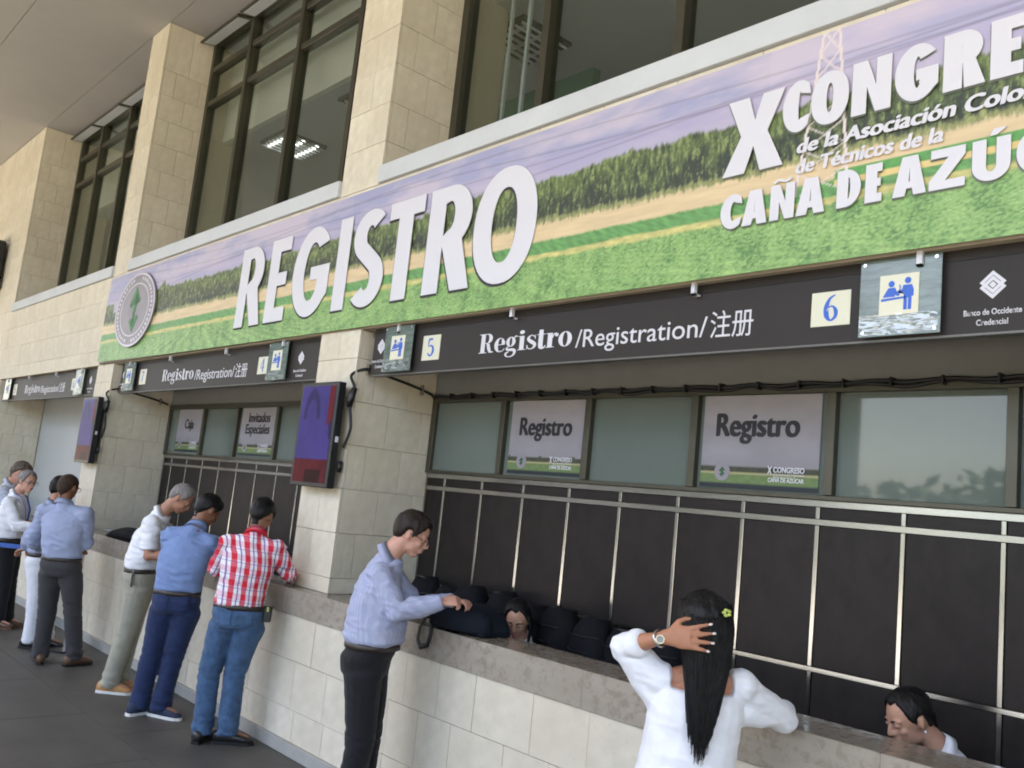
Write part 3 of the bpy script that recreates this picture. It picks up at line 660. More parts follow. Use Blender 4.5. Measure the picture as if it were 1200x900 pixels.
for ch, a, b, z0, cp, s in [('X', -2.42, -2.10, 3.465, .375, .30)] + [(c_, a, b, 3.605, .24, .30) for c_, a, b in (('C', -2.115, -1.975), ('O', -1.975, -1.80), ('N', -1.785, -1.615), ('G', -1.60, -1.425), ('R', -1.405, -1.25), ('E', -1.23, -1.115), ('S', -1.10, -.98))] + \
        [(c_, a, b, 3.205, .165, .30) for c_, a, b in (('C', -2.415, -2.295), ('A', -2.295, -2.165), ('N', -2.15, -2.03), ('A', -2.02, -1.885), ('D', -1.83, -1.725), ('E', -1.705, -1.635), ('A', -1.59, -1.455), ('Z', -1.445, -1.31), ('U', -1.285, -1.15), ('C', -1.13, -1.01), ('A', -1.0, -.92))]:
    letter('letter', ch, a, b, z0, cp, s if ch not in 'X' else .30, BY, M_WHITE, ban, .004, M_SHD2, -.005, -.006)
letter('letter', '~', -2.15, -2.03, 3.205, .165, .3, BY, M_WHITE, ban, .004)
letter('letter', "'", -1.285, -1.15, 3.205, .165, .3, BY, M_WHITE, ban, .004)
text('lettering', 'de la Asociaci\u00f3n Colombiana', -2.035, 3.50, 1.22, .064, BY, M_WHITE, ban, 0, .003, .15, bold=.05)
text('lettering', 'de T\u00e9cnicos de la', -2.035, 3.405, .64, .062, BY, M_WHITE, ban, 0, .003, .15, bold=.05)
# round seal at the left end
sc_x, sc_z, sr = -10.18, 3.56, .43
seal = MB(); seal.poly(arc(sc_x, sc_z, .60, sr, 0, 352.5, 47), 3.372, 3.388); so = obj('seal', seal.mesh(), mat('grey mauve seal', (.27, .24, .27), .45, var=.15, scale=3), ban)
def ring(rx0, rz0, rx1, rz1, y):
    mb = MB(); N = 64
    v = []; 
    for k in range(N): a = 2 * math.pi * k / N; v += [(sc_x + rx0 * math.cos(a), y, sc_z + rz0 * math.sin(a)), (sc_x + rx1 * math.cos(a), y, sc_z + rz1 * math.sin(a))]
    return mb.add(v, [(2 * k, 2 * ((k + 1) % N), 2 * ((k + 1) % N) + 1, 2 * k + 1) for k in range(N)]).mesh()
M_SR = mat('seal rim', (.62, .58, .63), .4)
obj('seal_ring', ring(.56, .40, .59, .422, 3.3705), M_SR, so); obj('seal_ring', ring(.41, .293, .43, .307, 3.3705), M_SR, so)
mb = MB()
for k in range(44):
    a = 2 * math.pi * k / 44
    if k in (10, 11, 12, 32, 33): continue
    r0, r1 = .80, .88; da = .045 if k % 3 else .03
    pts = [(r0, -da), (r1, -da), (r1, da), (r0, da)]
    mb.poly([(sc_x + .60 * r * math.cos(a + d), sc_z + sr * r * math.sin(a + d)) for r, d in pts], 3.3695, 3.3718)
sr_ = obj('seal_ring', mb.mesh(), M_SR, so); sr_['kind'] = 'stuff'
mb = MB()
for pts in ([(-.01, .26), (.17, .10), (.11, .06), (.06, .09), (.05, -.02), (-.03, -.05), (-.04, .08), (-.12, .03), (-.17, .06)], [(.0, -.02), (.045, -.05), (.03, -.12), (.12, -.07), (.16, -.10), (.02, -.26), (-.13, -.13), (-.08, -.10), (-.03, -.13), (-.02, -.06)]):
    obj('seal_emblem', MB().poly([(sc_x + a * .9 + .0, sc_z + b) for a, b in pts], 3.3685, 3.3715).mesh(), mat('green emblem', (.04, .20, .06), .5, var=.4, scale=9), so)
for pts in ([(.02, .18), (.09, .1), (.03, .05), (-.03, .1)], [(.01, -.1), (.05, -.14), (.01, -.2), (-.03, -.15)]): obj('seal_emblem', MB().poly([(sc_x + a, sc_z + b) for a, b in pts], 3.366, 3.3683).mesh(), mat('dark green emblem', (.015, .09, .03), .5), so)

# ---- paper posters on the low windows
M_PRINT = attr_mat('paper print', .55, spec=.3)
M_INK = mat('black ink', (.012, .011, .014), .6)
def poster(label, x0, x1, z0, z1, lines, y=4.172, logo=True):
    t = thing('window_poster', label, 'sign', ((x0 + x1) / 2, y, z0))
    NXp, NZp = 60, 50; v, c = [], []
    for i in range(NXp + 1):
        for j in range(NZp + 1):
            u, w_ = i / NXp, j / NZp; v.append((x0 + u * (x1 - x0), y, z0 + w_ * (z1 - z0)))
            a = SRGB(134, 130, 134); b = SRGB(158, 152, 156); q = a + (b - a) * np.clip(w_ * 1.2 - .15 + .25 * fbm(u * 3, w_ * 4, 3, x0), 0, 1)
            tt = .235 + .012 * fbm(u * 14, 0, 2, x0)
            if w_ < tt: q = SRGB(62, 66, 52) * (1 + .5 * fbm(u * 30, w_ * 30, 2, 1))
            if w_ < .165: q = SRGB(170, 162, 122)
            if w_ < .145: q = SRGB(104, 124, 78) * (1 + .2 * fbm(u * 20, w_ * 40, 2, 2))
            if w_ < .045: q = SRGB(40, 46, 52)
            c.append(np.clip(q, 0, 1))
    f = [(i * (NZp + 1) + j, (i + 1) * (NZp + 1) + j, (i + 1) * (NZp + 1) + j + 1, i * (NZp + 1) + j + 1) for i in range(NXp) for j in range(NZp)]
    me = mesh_np('paper', v, f); ca = me.color_attributes.new('Col', 'FLOAT_COLOR', 'POINT'); ca.data.foreach_set('color', np.concatenate([np.array(c), np.ones((len(c), 1))], 1).astype(np.float32).ravel())
    obj('paper', me, M_PRINT, t)
    for body, u0, u1, wz, cap in lines:
        text('lettering', body, x0 + u0 * (x1 - x0), z0 + wz * (z1 - z0), (u1 - u0) * (x1 - x0), cap, y - .0005, M_INK, t, 0, .0012, bold=.05)
    W, H_ = x1 - x0, z1 - z0
    mb = MB().poly(arc(x0 + W * .20, z0 + H_ * .17, .05, .05, 0, 345, 20), y - .0025, y - .0008); obj('seal', mb.mesh(), mat('grey mauve seal', (.27, .24, .27)), t)
    mb = MB().poly([(x0 + W * .20 + a * .035, z0 + H_ * .17 + b * .035) for a, b in ((0, .8), (.6, .2), (.15, .1), (.5, -.3), (0, -.8), (-.5, -.4), (-.1, -.1), (-.6, .1))], y - .0035, y - .0027); obj('seal_emblem', mb.mesh(), mat('dark green emblem', (0, 0, 0)), t)
    text('lettering', 'CONGRESO', x0 + W * .64, z0 + H_ * .185, W * .25, .028, y - .0005, M_WHITE, t, .03, .001)
    text('lettering', 'X', x0 + W * .59, z0 + H_ * .165, W * .04, .042, y - .0005, M_WHITE, t, .03, .001)
    text('lettering', 'de la Asociaci\u00f3n Colombiana\nde T\u00e9cnicos de la', x0 + W * .64, z0 + H_ * .155, W * .25, .009, y - .0005, M_WHITE, t, .0, .001)
    text('lettering', 'CA\u00d1A DE AZ\u00daCAR', x0 + W * .60, z0 + H_ * .085, W * .29, .022, y - .0005, M_WHITE, t, .03, .001)
    return t
poster('Registro poster on the window nearest the stone pillar', -4.60, -3.91, 2.045, 2.548, [('Registro', .13, .86, .53, .118)])
poster('Registro poster in the middle of the near window band, below the number 6', -2.985, -2.27, 2.04, 2.548, [('Registro', .12, .84, .56, .122)])
poster('Caja poster at the left end of the far window band', -10.45, -9.78, 2.055, 2.548, [('Caja', .30, .68, .55, .105)])
poster('Invitados Especiales poster beside the dark purple screen', -8.79, -8.06, 2.055, 2.548, [('Invitados', .22, .86, .70, .095), ('Especiales', .16, .88, .46, .095)])

# ---- cables and clips along the window heads
t = thing('cable_bundle', 'black cable bundle running along the top of the near window band', 'cable', (-4, 4.13, 2.59))
pts = [(-5.50 + .06 * k, 4.135, 2.592 + .006 * math.sin(k * 1.1) + .003 * rnd.random()) for k in range(78)]
obj('cable', MB().tube(pts, .010, 7).mesh(smooth=True), M_RUB, t)
obj('cable', MB().tube([(p[0], p[1] + .016, p[2] - .012 + .008 * math.sin(i * .7)) for i, p in enumerate(pts)], .011, 7).mesh(smooth=True), M_RUB, t)
for k in range(4, 78, 4): obj('cable_tie', MB().box(pts[k][0] - .006, pts[k][0] + .006, 4.112, 4.163, 2.568, 2.612).mesh(bevel=.002), M_BLACK, t)
def screen(label, xc, tiltx=0):
    z0, z1 = 1.81, 2.575; w2 = .26
    t = thing('wall_screen', label, 'screen', (xc, 3.34, z0), group='portrait wall screens')
    box('screen_housing', (xc - w2, xc + w2, 3.305, 3.37, z0, z1), M_BLACK, t, .006)
    box('back_bulge', (xc - .17, xc + .17, 3.371, 3.415, z0 + .12, z1 - .12), M_BLACK, t, .01)
    box('wall_bracket', (xc - .08, xc + .08, 3.4155, 3.43, z0 + .25, z1 - .25), M_BLACK, t)
    NXp, NZp = 40, 56; v, c = [], []
    for i in range(NXp + 1):
        for j in range(NZp + 1):
            u, w_ = i / NXp, j / NZp; v.append((xc - w2 + .03 + u * (2 * w2 - .06), 3.3035, z0 + .03 + w_ * (z1 - z0 - .06)))
            q = SRGB(66, 56, 122) * (1 + .2 * fbm(u * 2, w_ * 2, 3, 2)); d = math.hypot((u - .36) * 1.1, (w_ - .70)); 
            if .16 < d < .27 and w_ > .66: q = q * .5
            if w_ < .24: q = SRGB(84, 18, 30) * (1 + .3 * fbm(u * 4, w_ * 4, 2, 3))
            if w_ < .14 and abs(u - .6) < .25: q = q * .25
            if u > .84 and w_ > .60: q = SRGB(96, 20, 34)
            if (u - .98) ** 2 * 1.3 + (w_ - .55) ** 2 < .008: q = SRGB(44, 34, 84)
            c.append(np.clip(q * .6, 0, 1))
    f = [(i * (NZp + 1) + j, (i + 1) * (NZp + 1) + j, (i + 1) * (NZp + 1) + j + 1, i * (NZp + 1) + j + 1) for i in range(NXp) for j in range(NZp)]
    me = mesh_np('display', v, f); ca = me.color_attributes.new('Col', 'FLOAT_COLOR', 'POINT'); ca.data.foreach_set('color', np.concatenate([np.array(c), np.ones((len(c), 1))], 1).astype(np.float32).ravel())
    obj('display', me, attr_mat('lit display', .35, emit=.10, spec=.08), t)
    mb = MB().box(xc + w2 + .0005, xc + w2 + .012, 3.33, 3.35, z0 + .33, z0 + .37); obj('side_light', mb.mesh(), M_WHITE, t)
    k_ = thing('power_cable', label.replace('screen', 'cable').replace('portrait', 'looped') if False else ('black cable looping from the near screen to the window head' if xc > -8 else 'black cable looping from the far screen round the pillar'), 'cable', (xc + w2, 3.4, 2.3))
    xr = -5.51 if xc > -8 else -10.73
    path = [(xc + w2 + .01, 3.40, z0 + .30), (xc + w2 + .06, 3.405, z0 + .42), (xc + w2 + .055, 3.40, 2.32), (xc + w2 + .02, 3.395, 2.46), (xc + w2 + .055, 3.40, 2.54), (xr - .02, 3.41, 2.64), (xr + .022, 3.52, 2.70), (xr + .022, 3.70, 2.675), (xr + .022, 3.95, 2.64), (xr + .03, 4.13, 2.60)]
    q = []
    for i in range(len(path) - 1):
        p0, p1, p2, p3 = [V(path[max(0, min(len(path) - 1, i + d))]) for d in (-1, 0, 1, 2)]
        for s_ in range(8): tt = s_ / 8; q.append(.5 * ((2 * p1) + (-p0 + p2) * tt + (2 * p0 - 5 * p1 + 4 * p2 - p3) * tt * tt + (-p0 + 3 * p1 - 3 * p2 + p3) * tt ** 3))
    obj('cable', MB().tube(q, .011, 8).mesh(smooth=True), M_RUB, k_)
    obj('plug', MB().tube([(xc + w2 + .022, 3.395, 2.40), (xc + w2 + .03, 3.395, 2.46), (xc + w2 + .06, 3.40, 2.54)], [.02, .03, .02], 8).mesh(smooth=True), M_BLACK, k_)
    obj('plug', MB().tube([(xc + w2 + .008, 3.39, z0 + .12), (xc + w2 + .008, 3.39, z0 + .20)], [.014, .018], 8).mesh(smooth=True), M_BLACK, k_)
    for yy, zz in ((3.52, 2.70), (4.02, 2.63)): obj('cable_clip', MB().box(xr + .0035, xr + .036, yy - .006, yy + .006, zz - .045, zz + .035).mesh(), M_STEEL, k_)
screen('portrait screen with a purple display on the near stone pillar', -5.77)
screen('portrait screen with a purple display on the far stone pillar', -10.93)
t = thing('wall_speaker', 'black box fixed high on the wall at the left edge', 'speaker', (-17.9, 3.3, 5.2))
t.location = (-17.3, 3.3, 4.5)
mb = MB().box(-17.7, -17.02, 3.16, 3.38, 4.55, 5.42); obj('speaker_cabinet', mb.mesh(bevel=.03), M_BLACK, t)
obj('wall_bracket', MB().box(-17.45, -17.25, 3.3805, 3.429, 4.8, 5.15).mesh(), M_FRAME, t)

# ================================================================== BAGS
def backpack(label, x, y, z0, wd, h, d, seed, lean=0):
    r = random.Random(seed); wd *= 1.08; t = thing('backpack', label, 'bag', (x, y, z0), group='black backpacks lined up behind the counter')
    rings = []
    for k in range(9):
        u = k / 8; s = (.92, 1.0, 1.02, 1.0, .99, .97, .93, .84, .62)[k]
        rings.append(((x + lean * u * .1 + r.uniform(-.004, .004), y + .02 * u, z0 + h * u), (wd / 2 * s, 0, 0), (0, d / 2 * s, 0)))
    me = MB().loft(rings).mesh('b', True)
    for v in me.vertices: v.co += v.normal * (.030 * noise.noise(v.co * 6 + V((seed, 0, 0))) + .012 * noise.noise(v.co * 21))
    obj('bag_body', me, M_BAG, t)
    me = MB().loft([((x + lean * .02, y - d * .52, z0 + h * u), (wd * .34 * s, 0, 0), (0, d * .16 * s, 0)) for u, s in ((.08, .7), (.12, 1), (.3, 1.08), (.5, 1), (.56, .7))]).mesh('p', True); obj('front_pocket', me, M_BAG, t)
    for q in (.62, .80): obj('zip', MB().tube([(x + wd * .42 * math.cos(a), y - d * .47 * math.sin(a) * 1.03 - .002, z0 + h * q) for a in [R_(20 + 14 * i) for i in range(11)]], .004, 5).mesh(), M_BLACK, t)
    obj('handle', MB().tube([(x - .05, y, z0 + h * .95), (x - .045, y - .02, z0 + h * .99), (x, y - .03, z0 + h * 1.005), (x + .045, y - .02, z0 + h * .99), (x + .05, y, z0 + h * .95)], .009, 6).mesh(smooth=True), M_RUB, t)
    return t
bl = ['black backpack nearest the stone pillar, behind the man in the striped shirt', 'black backpack second from the stone pillar', 'black backpack third from the stone pillar', 'black backpack just left of the seated woman at the counter gap',
      'black backpack directly behind the seated woman with the half-hidden face', 'black backpack just right of the seated woman', 'black backpack second to the right of the seated woman', 'black backpack third to the right of the seated woman', 'rightmost black backpack, beside the woman in the white blouse']
for k, lb in enumerate(bl):
    backpack(lb, -5.18 + k * .27, 4.0 + .02 * rnd.random(), .731, .28, .49 + .05 * rnd.random() - .006 * k, .2, k + 3, rnd.uniform(-.3, .3))
# folded bag on the counter in front of the man, with its strap loop
t = thing('shoulder_bag', 'dark navy bag on the ledge under the hands of the striped shirt man', 'bag', (-3.95, 3.42, 1.082))
v = MB().box(-4.20, -3.74, 3.335, 3.585, 1.083, 1.205).mesh('b', bevel=.03)
bq = bmesh.new(); bq.from_mesh(v); bmesh.ops.subdivide_edges(bq, edges=list(bq.edges), cuts=5, use_grid_fill=True); bmesh.ops.triangulate(bq, faces=bq.faces); bq.to_mesh(v); bq.free(); v.shade_smooth()
for q in v.vertices:
    k = (q.co.z - 1.083) / .122; q.co.x = -3.985 + (q.co.x + 3.985) * (1 - .22 * k) - .05 * k; q.co.y += .03 * k - .02 * k * k; q.co.z += .035 * k * math.exp(-((q.co.x + 4.03) / .16) ** 2)
for q in v.vertices: q.co += q.normal * .012 * noise.noise(q.co * 11)
obj('bag_body', v, M_BAG2, t)
obj('bag_flap', MB().loft([((-3.97, 3.37, 1.10 + .12 * q), (.21 * s, .04, 0), (-.01, .10 * s, 0)) for q, s in ((0, .9), (.1, 1), (.6, .95), (.95, .7))]).mesh('f', True), M_BAG2, t)
lp = [(-4.20, 3.36, 1.12), (-4.225, 3.31, 1.13), (-4.235, 3.285, 1.07), (-4.23, 3.275, 1.00), (-4.19, 3.27, .965), (-4.135, 3.275, .985), (-4.12, 3.28, 1.05), (-4.15, 3.30, 1.11), (-4.16, 3.36, 1.12)]
obj('bag_strap', MB().tube(lp, .013, 8, flat=(1.3, .6)).mesh(smooth=True), M_RUB, t)
# black jacket on the ledge in the far booth
t = thing('folded_jacket', 'black folded jacket lying on the ledge left of the man in white', 'jacket', (-8.75, 3.42, 1.082))
me = MB().loft([((-9.75, 3.38, 1.09), (0, .08, 0), (0, 0, .012)), ((-9.45, 3.42, 1.14), (0, .17, 0), (0, 0, .06)), ((-9.0, 3.40, 1.135), (0, .14, 0), (0, 0, .06)), ((-8.6, 3.43, 1.145), (0, .14, 0), (0, 0, .06)), ((-8.3, 3.42, 1.14), (0, .13, 0), (0, 0, .055)), ((-8.15, 3.42, 1.12), (0, .1, 0), (0, 0, .03))]).mesh('j', True)
for q in me.vertices: q.co += q.normal * .02 * noise.noise(q.co * 7)
obj('cloth', me, M_BAG, t)
t = thing('barrier_belt', 'blue retractable belt in front of the white-haired man', 'belt', (-10.4, 2.45, 0))
mbp = MB()
bp_ = [(-11.4, 2.0, .905), (-10.9, 2.17, .90), (-10.3, 2.36, .905), (-9.35, 2.98, .93)]
for a, b in zip(bp_[:-1], bp_[1:]):
    mbp.add([(a[0], a[1], a[2] - .022), (b[0], b[1], b[2] - .022), (b[0], b[1], b[2] + .022), (a[0], a[1], a[2] + .022), (a[0], a[1] + .002, a[2] - .022), (b[0], b[1] + .002, b[2] - .022), (b[0], b[1] + .002, b[2] + .022), (a[0], a[1] + .002, a[2] + .022)], [(0, 1, 2, 3), (7, 6, 5, 4), (0, 4, 5, 1), (3, 2, 6, 7)])
obj('belt_tape', mbp.mesh(), mat('blue webbing', (.02, .08, .32), .6), t)
for px_, py_ in ((-11.45, 1.98), (-9.35, 2.98)):
    obj('post', MB().tube([(px_, py_, .03), (px_, py_, .96)], .03, 14).mesh(smooth=False), M_STEEL, t); obj('post_base', MB().tube([(px_, py_, .0), (px_, py_, .018), (px_, py_, .03)], [.16, .16, .04], 20).mesh(), M_BLACK, t)

# ================================================================== SURROUNDINGS (seen mirrored in glass and steel)
M_LEAF = mat('tree foliage', (.12, .19, .06), .6, var=.5, scale=.8); M_BARK = mat('bark', (.12, .09, .06), .9)
def leafy(name, c, rx, ry, rz, n, m, parent, seed, sz=.45):
    r = random.Random(seed); mb = MB(); cl = [(r.gauss(0, .45), r.gauss(0, .45), r.gauss(0, .42)) for _ in range(22)]
    for _ in range(n):
        k = r.choice(cl); p = V((c[0] + rx * (k[0] + r.gauss(0, .2)), c[1] + ry * (k[1] + r.gauss(0, .2)), c[2] + rz * (k[2] + r.gauss(0, .2))))
        a = V((r.uniform(-1, 1), r.uniform(-1, 1), r.uniform(-.6, .6))).normalized(); b = a.orthogonal().normalized(); s = sz * r.uniform(.5, 1.1)
        mb.add([p - a * s, p + b * s * .4, p + a * s, p - b * s * .4], [(0, 1, 2, 3)])
    return obj(name, mesh_np(name, mb.v, mb.f), m, parent)
for k, (tx, ty, th) in enumerate(((-34, -20, 8), (-26, -23, 8), (-17, -21, 4.5), (-10, -24, 4.8), (-3, -21, 4.5), (6, -23, 5), (-44, -24, 8), (14, -20, 5))):
    t = thing('street_tree', ['tall tree in front of the long low building across the road, at its left end', 'tall tree in front of the long low building across the road, at its right end', 'small tree across the road just past the end of the low building', 'small tree across the road opposite the stone pillars',
        'small tree across the road directly opposite the near counter', 'small tree across the road to the right of the entrance', 'tall tree in front of the middle of the long low building', 'small tree across the road, last one on the right'][k], 'tree', (tx, ty, -.17))
    obj('trunk', MB().tube([(tx, ty, -.17), (tx + .1, ty, th * .3), (tx + .25, ty + .1, th * .55)], [.24, .17, .1], 9).mesh(smooth=True), M_BARK, t)
    for q in range(3): obj('limb', MB().tube([(tx + .1, ty, th * .3), (tx + math.cos(q * 2.1) * 1.2, ty + math.sin(q * 2.1), th * .6)], [.1, .04], 6).mesh(smooth=True), M_BARK, t)
    leafy('crown', (tx, ty, th * .68), 3.6, 3.2, th * .34, 1500, M_LEAF, t, k)
t = thing('opposite_building', 'long low building across the road, left part of the view out', 'building', (-48, -22, -.17))  # invented dark mass, added so the steel and panels at left reflect dark
obj('wall', MB().box(-90, -17, -26, -19, -.17, 11.0).mesh(), mat('shaded render wall', (.10, .095, .08), .9), t)  # dark colour and raised height chosen to keep those reflections dim
obj('roof', MB().box(-90.5, -16.5, -26.5, -18.2, 11.001, 11.3).mesh(), mat('dark roof', (.07, .06, .055), .9), t)
hd = leafy('hedge', (-10, -30, 1.2), 40, 2.0, 1.6, 5000, M_LEAF, None, 77, .8); hd['kind'] = 'stuff'

# ================================================================== PEOPLE
def remesh(mb, vox, smooth=3, name='m', amp=0, seed=0, pts=(), disp=None, base=.35):
    me = mb.mesh(name); ob = bpy.data.objects.new('tmp', me); md = ob.modifiers.new('r', 'REMESH'); md.mode = 'VOXEL'; md.voxel_size = vox; md.adaptivity = 0
    sm = ob.modifiers.new('s', 'SMOOTH'); sm.iterations = smooth; sm.factor = .5
    out = tmp_mesh(ob); bpy.data.meshes.remove(me)
    n = len(out.vertices); co = np.empty(n * 3, np.float32); out.vertices.foreach_get('co', co); co = co.reshape(-1, 3)
    if amp:
        no = np.empty(n * 3, np.float32); out.vertices.foreach_get('normal', no); no = no.reshape(-1, 3)
        J_ = np.array([p for p, _ in pts]) if pts else None
        for i in range(n):
            p = co[i]; k = base
            if J_ is not None:
                d2 = ((J_ - p) ** 2).sum(1)
                for (jp, s_), dd in zip(pts, d2): k += s_ * math.exp(-dd / .009)
            q = V((p[0] * 9, p[1] * 9, p[2] * 21 + 3 * (p[0] + p[1]))) ; a = noise.noise(q + V((seed, 0, 0)))
            b = noise.noise(V((p[0] * 5 + seed, p[1] * 5, p[2] * 6)))
            co[i] += no[i] * amp * ((1 - 2.2 * abs(a)) * min(k, 1.6) + (1.2 if base > .3 else .5) * b)
    if disp: disp(co)
    out.vertices.foreach_set('co', co.ravel()); out.update(); out.shade_smooth(); return out
def frame(fwd, tilt=0, roll=0):
    """head axes: columns forward, left, up"""
    f = V(fwd).normalized(); l = V((0, 0, 1)).cross(f).normalized(); u = f.cross(l)
    M = Matrix((f, l, u)).transposed()
    return M @ Matrix.Rotation(R_(tilt), 3, 'Y') @ Matrix.Rotation(R_(roll), 3, 'X')
def head_prims(mb, c, M, k=1.0):
    E = lambda p, r: mb.ell(V(c) + M @ (V(p) * k), r[0] * k, r[1] * k, r[2] * k, M, 18, 12)
    E((-.008, 0, .022), (.097, .076, .094)); E((.024, 0, -.03), (.064, .056, .078)); E((.046, 0, -.092), (.034, .026, .024)); E((.010, 0, -.066), (.056, .052, .038))
    for s in (-1, 1):
        E((.076, .027 * s, .020), (.018, .026, .009)); E((.058, .034 * s, -.026), (.022, .021, .020))
        E((-.006, .078 * s, -.008), (.014, .009, .026)); E((-.012, .083 * s, .004), (.011, .005, .016)); E((.094, .011 * s, -.032), (.010, .009, .008))
    mb.tube([V(c) + M @ (V(p) * k) for p in ((.084, 0, .016), (.098, 0, -.008), (.108, 0, -.030), (.092, 0, -.040))], [.008 * k, .010 * k, .012 * k, .008 * k], 8)
    E((.086, 0, -.058), (.012, .024, .0065)); E((.083, 0, -.069), (.013, .021, .0075))
def face_parts(parent, c, M, k, hairm, lids, glasses=False, brows=True):
    P = lambda p: V(c) + M @ (V(p) * k)
    for s in (-1, 1):
        mb = MB().ell(P((.0775, .031 * s, .003)), .0125 * k, .0165 * k, .0115 * k, M, 12, 8); obj('eye', mb.mesh(smooth=True), mat('eye', (.55, .5, .46), .2) if not lids else None or lids, parent)
        mb = MB().tube([P((.087, (.018 + .007 * i) * s, .000 - .003 * (1.5 - abs(i - 1.5)))) for i in range(4)], .0022 * k, 5); obj('lash', mb.mesh(), M_BLACK, parent)
        if not lids: obj('iris', MB().ell(P((.087, .031 * s, .002)), .0045 * k, .006 * k, .006 * k, M, 8, 6).mesh(), M_BLACK, parent)
        if brows: obj('eyebrow', MB().tube([P((.091, .014 * s, .020)), P((.092, .028 * s, .0255)), P((.080, .047 * s, .022))], [.004 * k, .0045 * k, .002 * k], 6).mesh(smooth=True), hairm, parent)
        if glasses:
            g = [P((.104, (.034 + .024 * math.cos(a)) * s, -.002 + .017 * math.sin(a))) for a in [2 * math.pi * i / 14 for i in range(15)]]
            fr = MB().tube(g, .0022, 5, caps=False).tube([P((.102, .057 * s, .004)), P((.04, .080 * s, .008)), P((-.012, .084 * s, .004))], .002, 5)
            fr.tube([P((.104, 0, .002)), P((.104, .012 * s, .002))], .0018, 5); obj('glasses', fr.mesh(), M_BLACK, parent)
    obj('lips', MB().ell(P((.0925, 0, -.0575)), .008 * k, .0215 * k, .0055 * k, M, 10, 6).ell(P((.0905, 0, -.0685)), .008 * k, .018 * k, .006 * k, M, 10, 6).mesh(smooth=True), mat('lips', (.36, .13, .10), .45), parent)
def short_hair(parent, c, M, k, m, front=.062, side=.028, back=-.085, thick=.013, seed=1, recede=0, name='hair', ears=True):
    """hair as a skin over skull and nape: proud above the hairline, fading out and sinking under the skin below it"""
    NU = 84; rows = []
    for j in range(1, 17): th = math.pi / 2 * j / 16; rows.append((.026 + .096 * math.cos(th), math.sin(th), None))
    for j in range(1, 15): rows.append((.026 - .126 * j / 14, 1, 1))
    v = [V(c) + M @ (V((-.010, 0, .122 + thick)) * k)]; f = []
    lerp = lambda z, tab: next((y0 + (y1 - y0) * (z - x0) / (x1 - x0) for (x0, y0), (x1, y1) in zip(tab[:-1], tab[1:]) if x1 <= z <= x0), tab[-1][1])
    TB = [(.13, .099), (.026, .099), (-.01, .096), (-.04, .086), (-.07, .076), (-.11, .072)]; TS = [(.13, .079), (.026, .079), (-.01, .077), (-.04, .070), (-.07, .060), (-.11, .052)]
    for z, s_, _ in rows:
        for i in range(NU):
            ph = 2 * math.pi * i / NU; a = math.cos(ph); b_ = math.sin(ph); az = abs(math.degrees(math.atan2(b_, a)))
            rx = (lerp(z, TB) if a < 0 else .099) * s_; ry = lerp(z, TS) * s_
            if a > 0 and z < 0: rx = .085
            p = V((-.010 + rx * a, ry * b_, z))
            # hairline height by azimuth: 0 front, 90 ear, 180 nape
            pts_ = [(0, front), (28, front + .010 + recede), (46, front - .012), (60, .010 if ears else front - .03), (74, side - .048 if ears else -.04), (84, side - .010 if ears else -.08), (98, side - .012 if ears else -.1), (108, side - .050), (124, -.058), (150, back + .012), (181, back)]
            hl = next(y0 + (y1 - y0) * (az - x0) / (x1 - x0) for (x0, y0), (x1, y1) in zip(pts_[:-1], pts_[1:]) if x0 <= az <= x1)
            nz = noise.noise(V((ph * 3, z * 12, seed))) * .006 + noise.noise(V((ph * 16, z * 20, seed))) * .006
            ramp = .014 if az < 50 else .020 if az < 118 else .038
            mk = max(0, min(1, (z - hl + nz) / ramp)); mk = mk * mk * (3 - 2 * mk)
            full = .40 + .60 * max(0, min(1, (z + .05) / .10))
            n3 = p.normalized(); d = V((a, b_, (z - .026) / .096 if z > .026 else 0)).normalized()
            cl = 1 + .38 * noise.noise(V((p.x * 34, p.y * 34, p.z * 12 + seed))) + .30 * noise.noise(V((p.x * 85, p.y * 85, p.z * 30 + seed)))
            off = thick * full * mk * cl - (.009 + (.30 * max(0, -z) if az < 125 else .10 * max(0, -z))) * (1 - mk)
            v.append(V(c) + M @ ((p + d * off) * k))
    for i in range(NU): f.append((0, 1 + (i + 1) % NU, 1 + i))
    for j in range(len(rows) - 1):
        for i in range(NU): i2 = (i + 1) % NU; f.append((1 + j * NU + i, 1 + j * NU + i2, 1 + (j + 1) * NU + i2, 1 + (j + 1) * NU + i))
    f.append(tuple(1 + (len(rows) - 1) * NU + i for i in range(NU))[::-1])
    me = mesh_np('hair', v, f, True); bm = bmesh.new(); bm.from_mesh(me); bmesh.ops.recalc_face_normals(bm, faces=bm.faces); bm.to_mesh(me); bm.free()
    return obj(name, me, m, parent)
def hair_mat(name, col, rough=.5):
    m = mat(name, col, rough, spec=.22, var=.45, scale=60, bump=.9, bscale=140, stretch=(1, 1, .25)); return m
TIPS = []
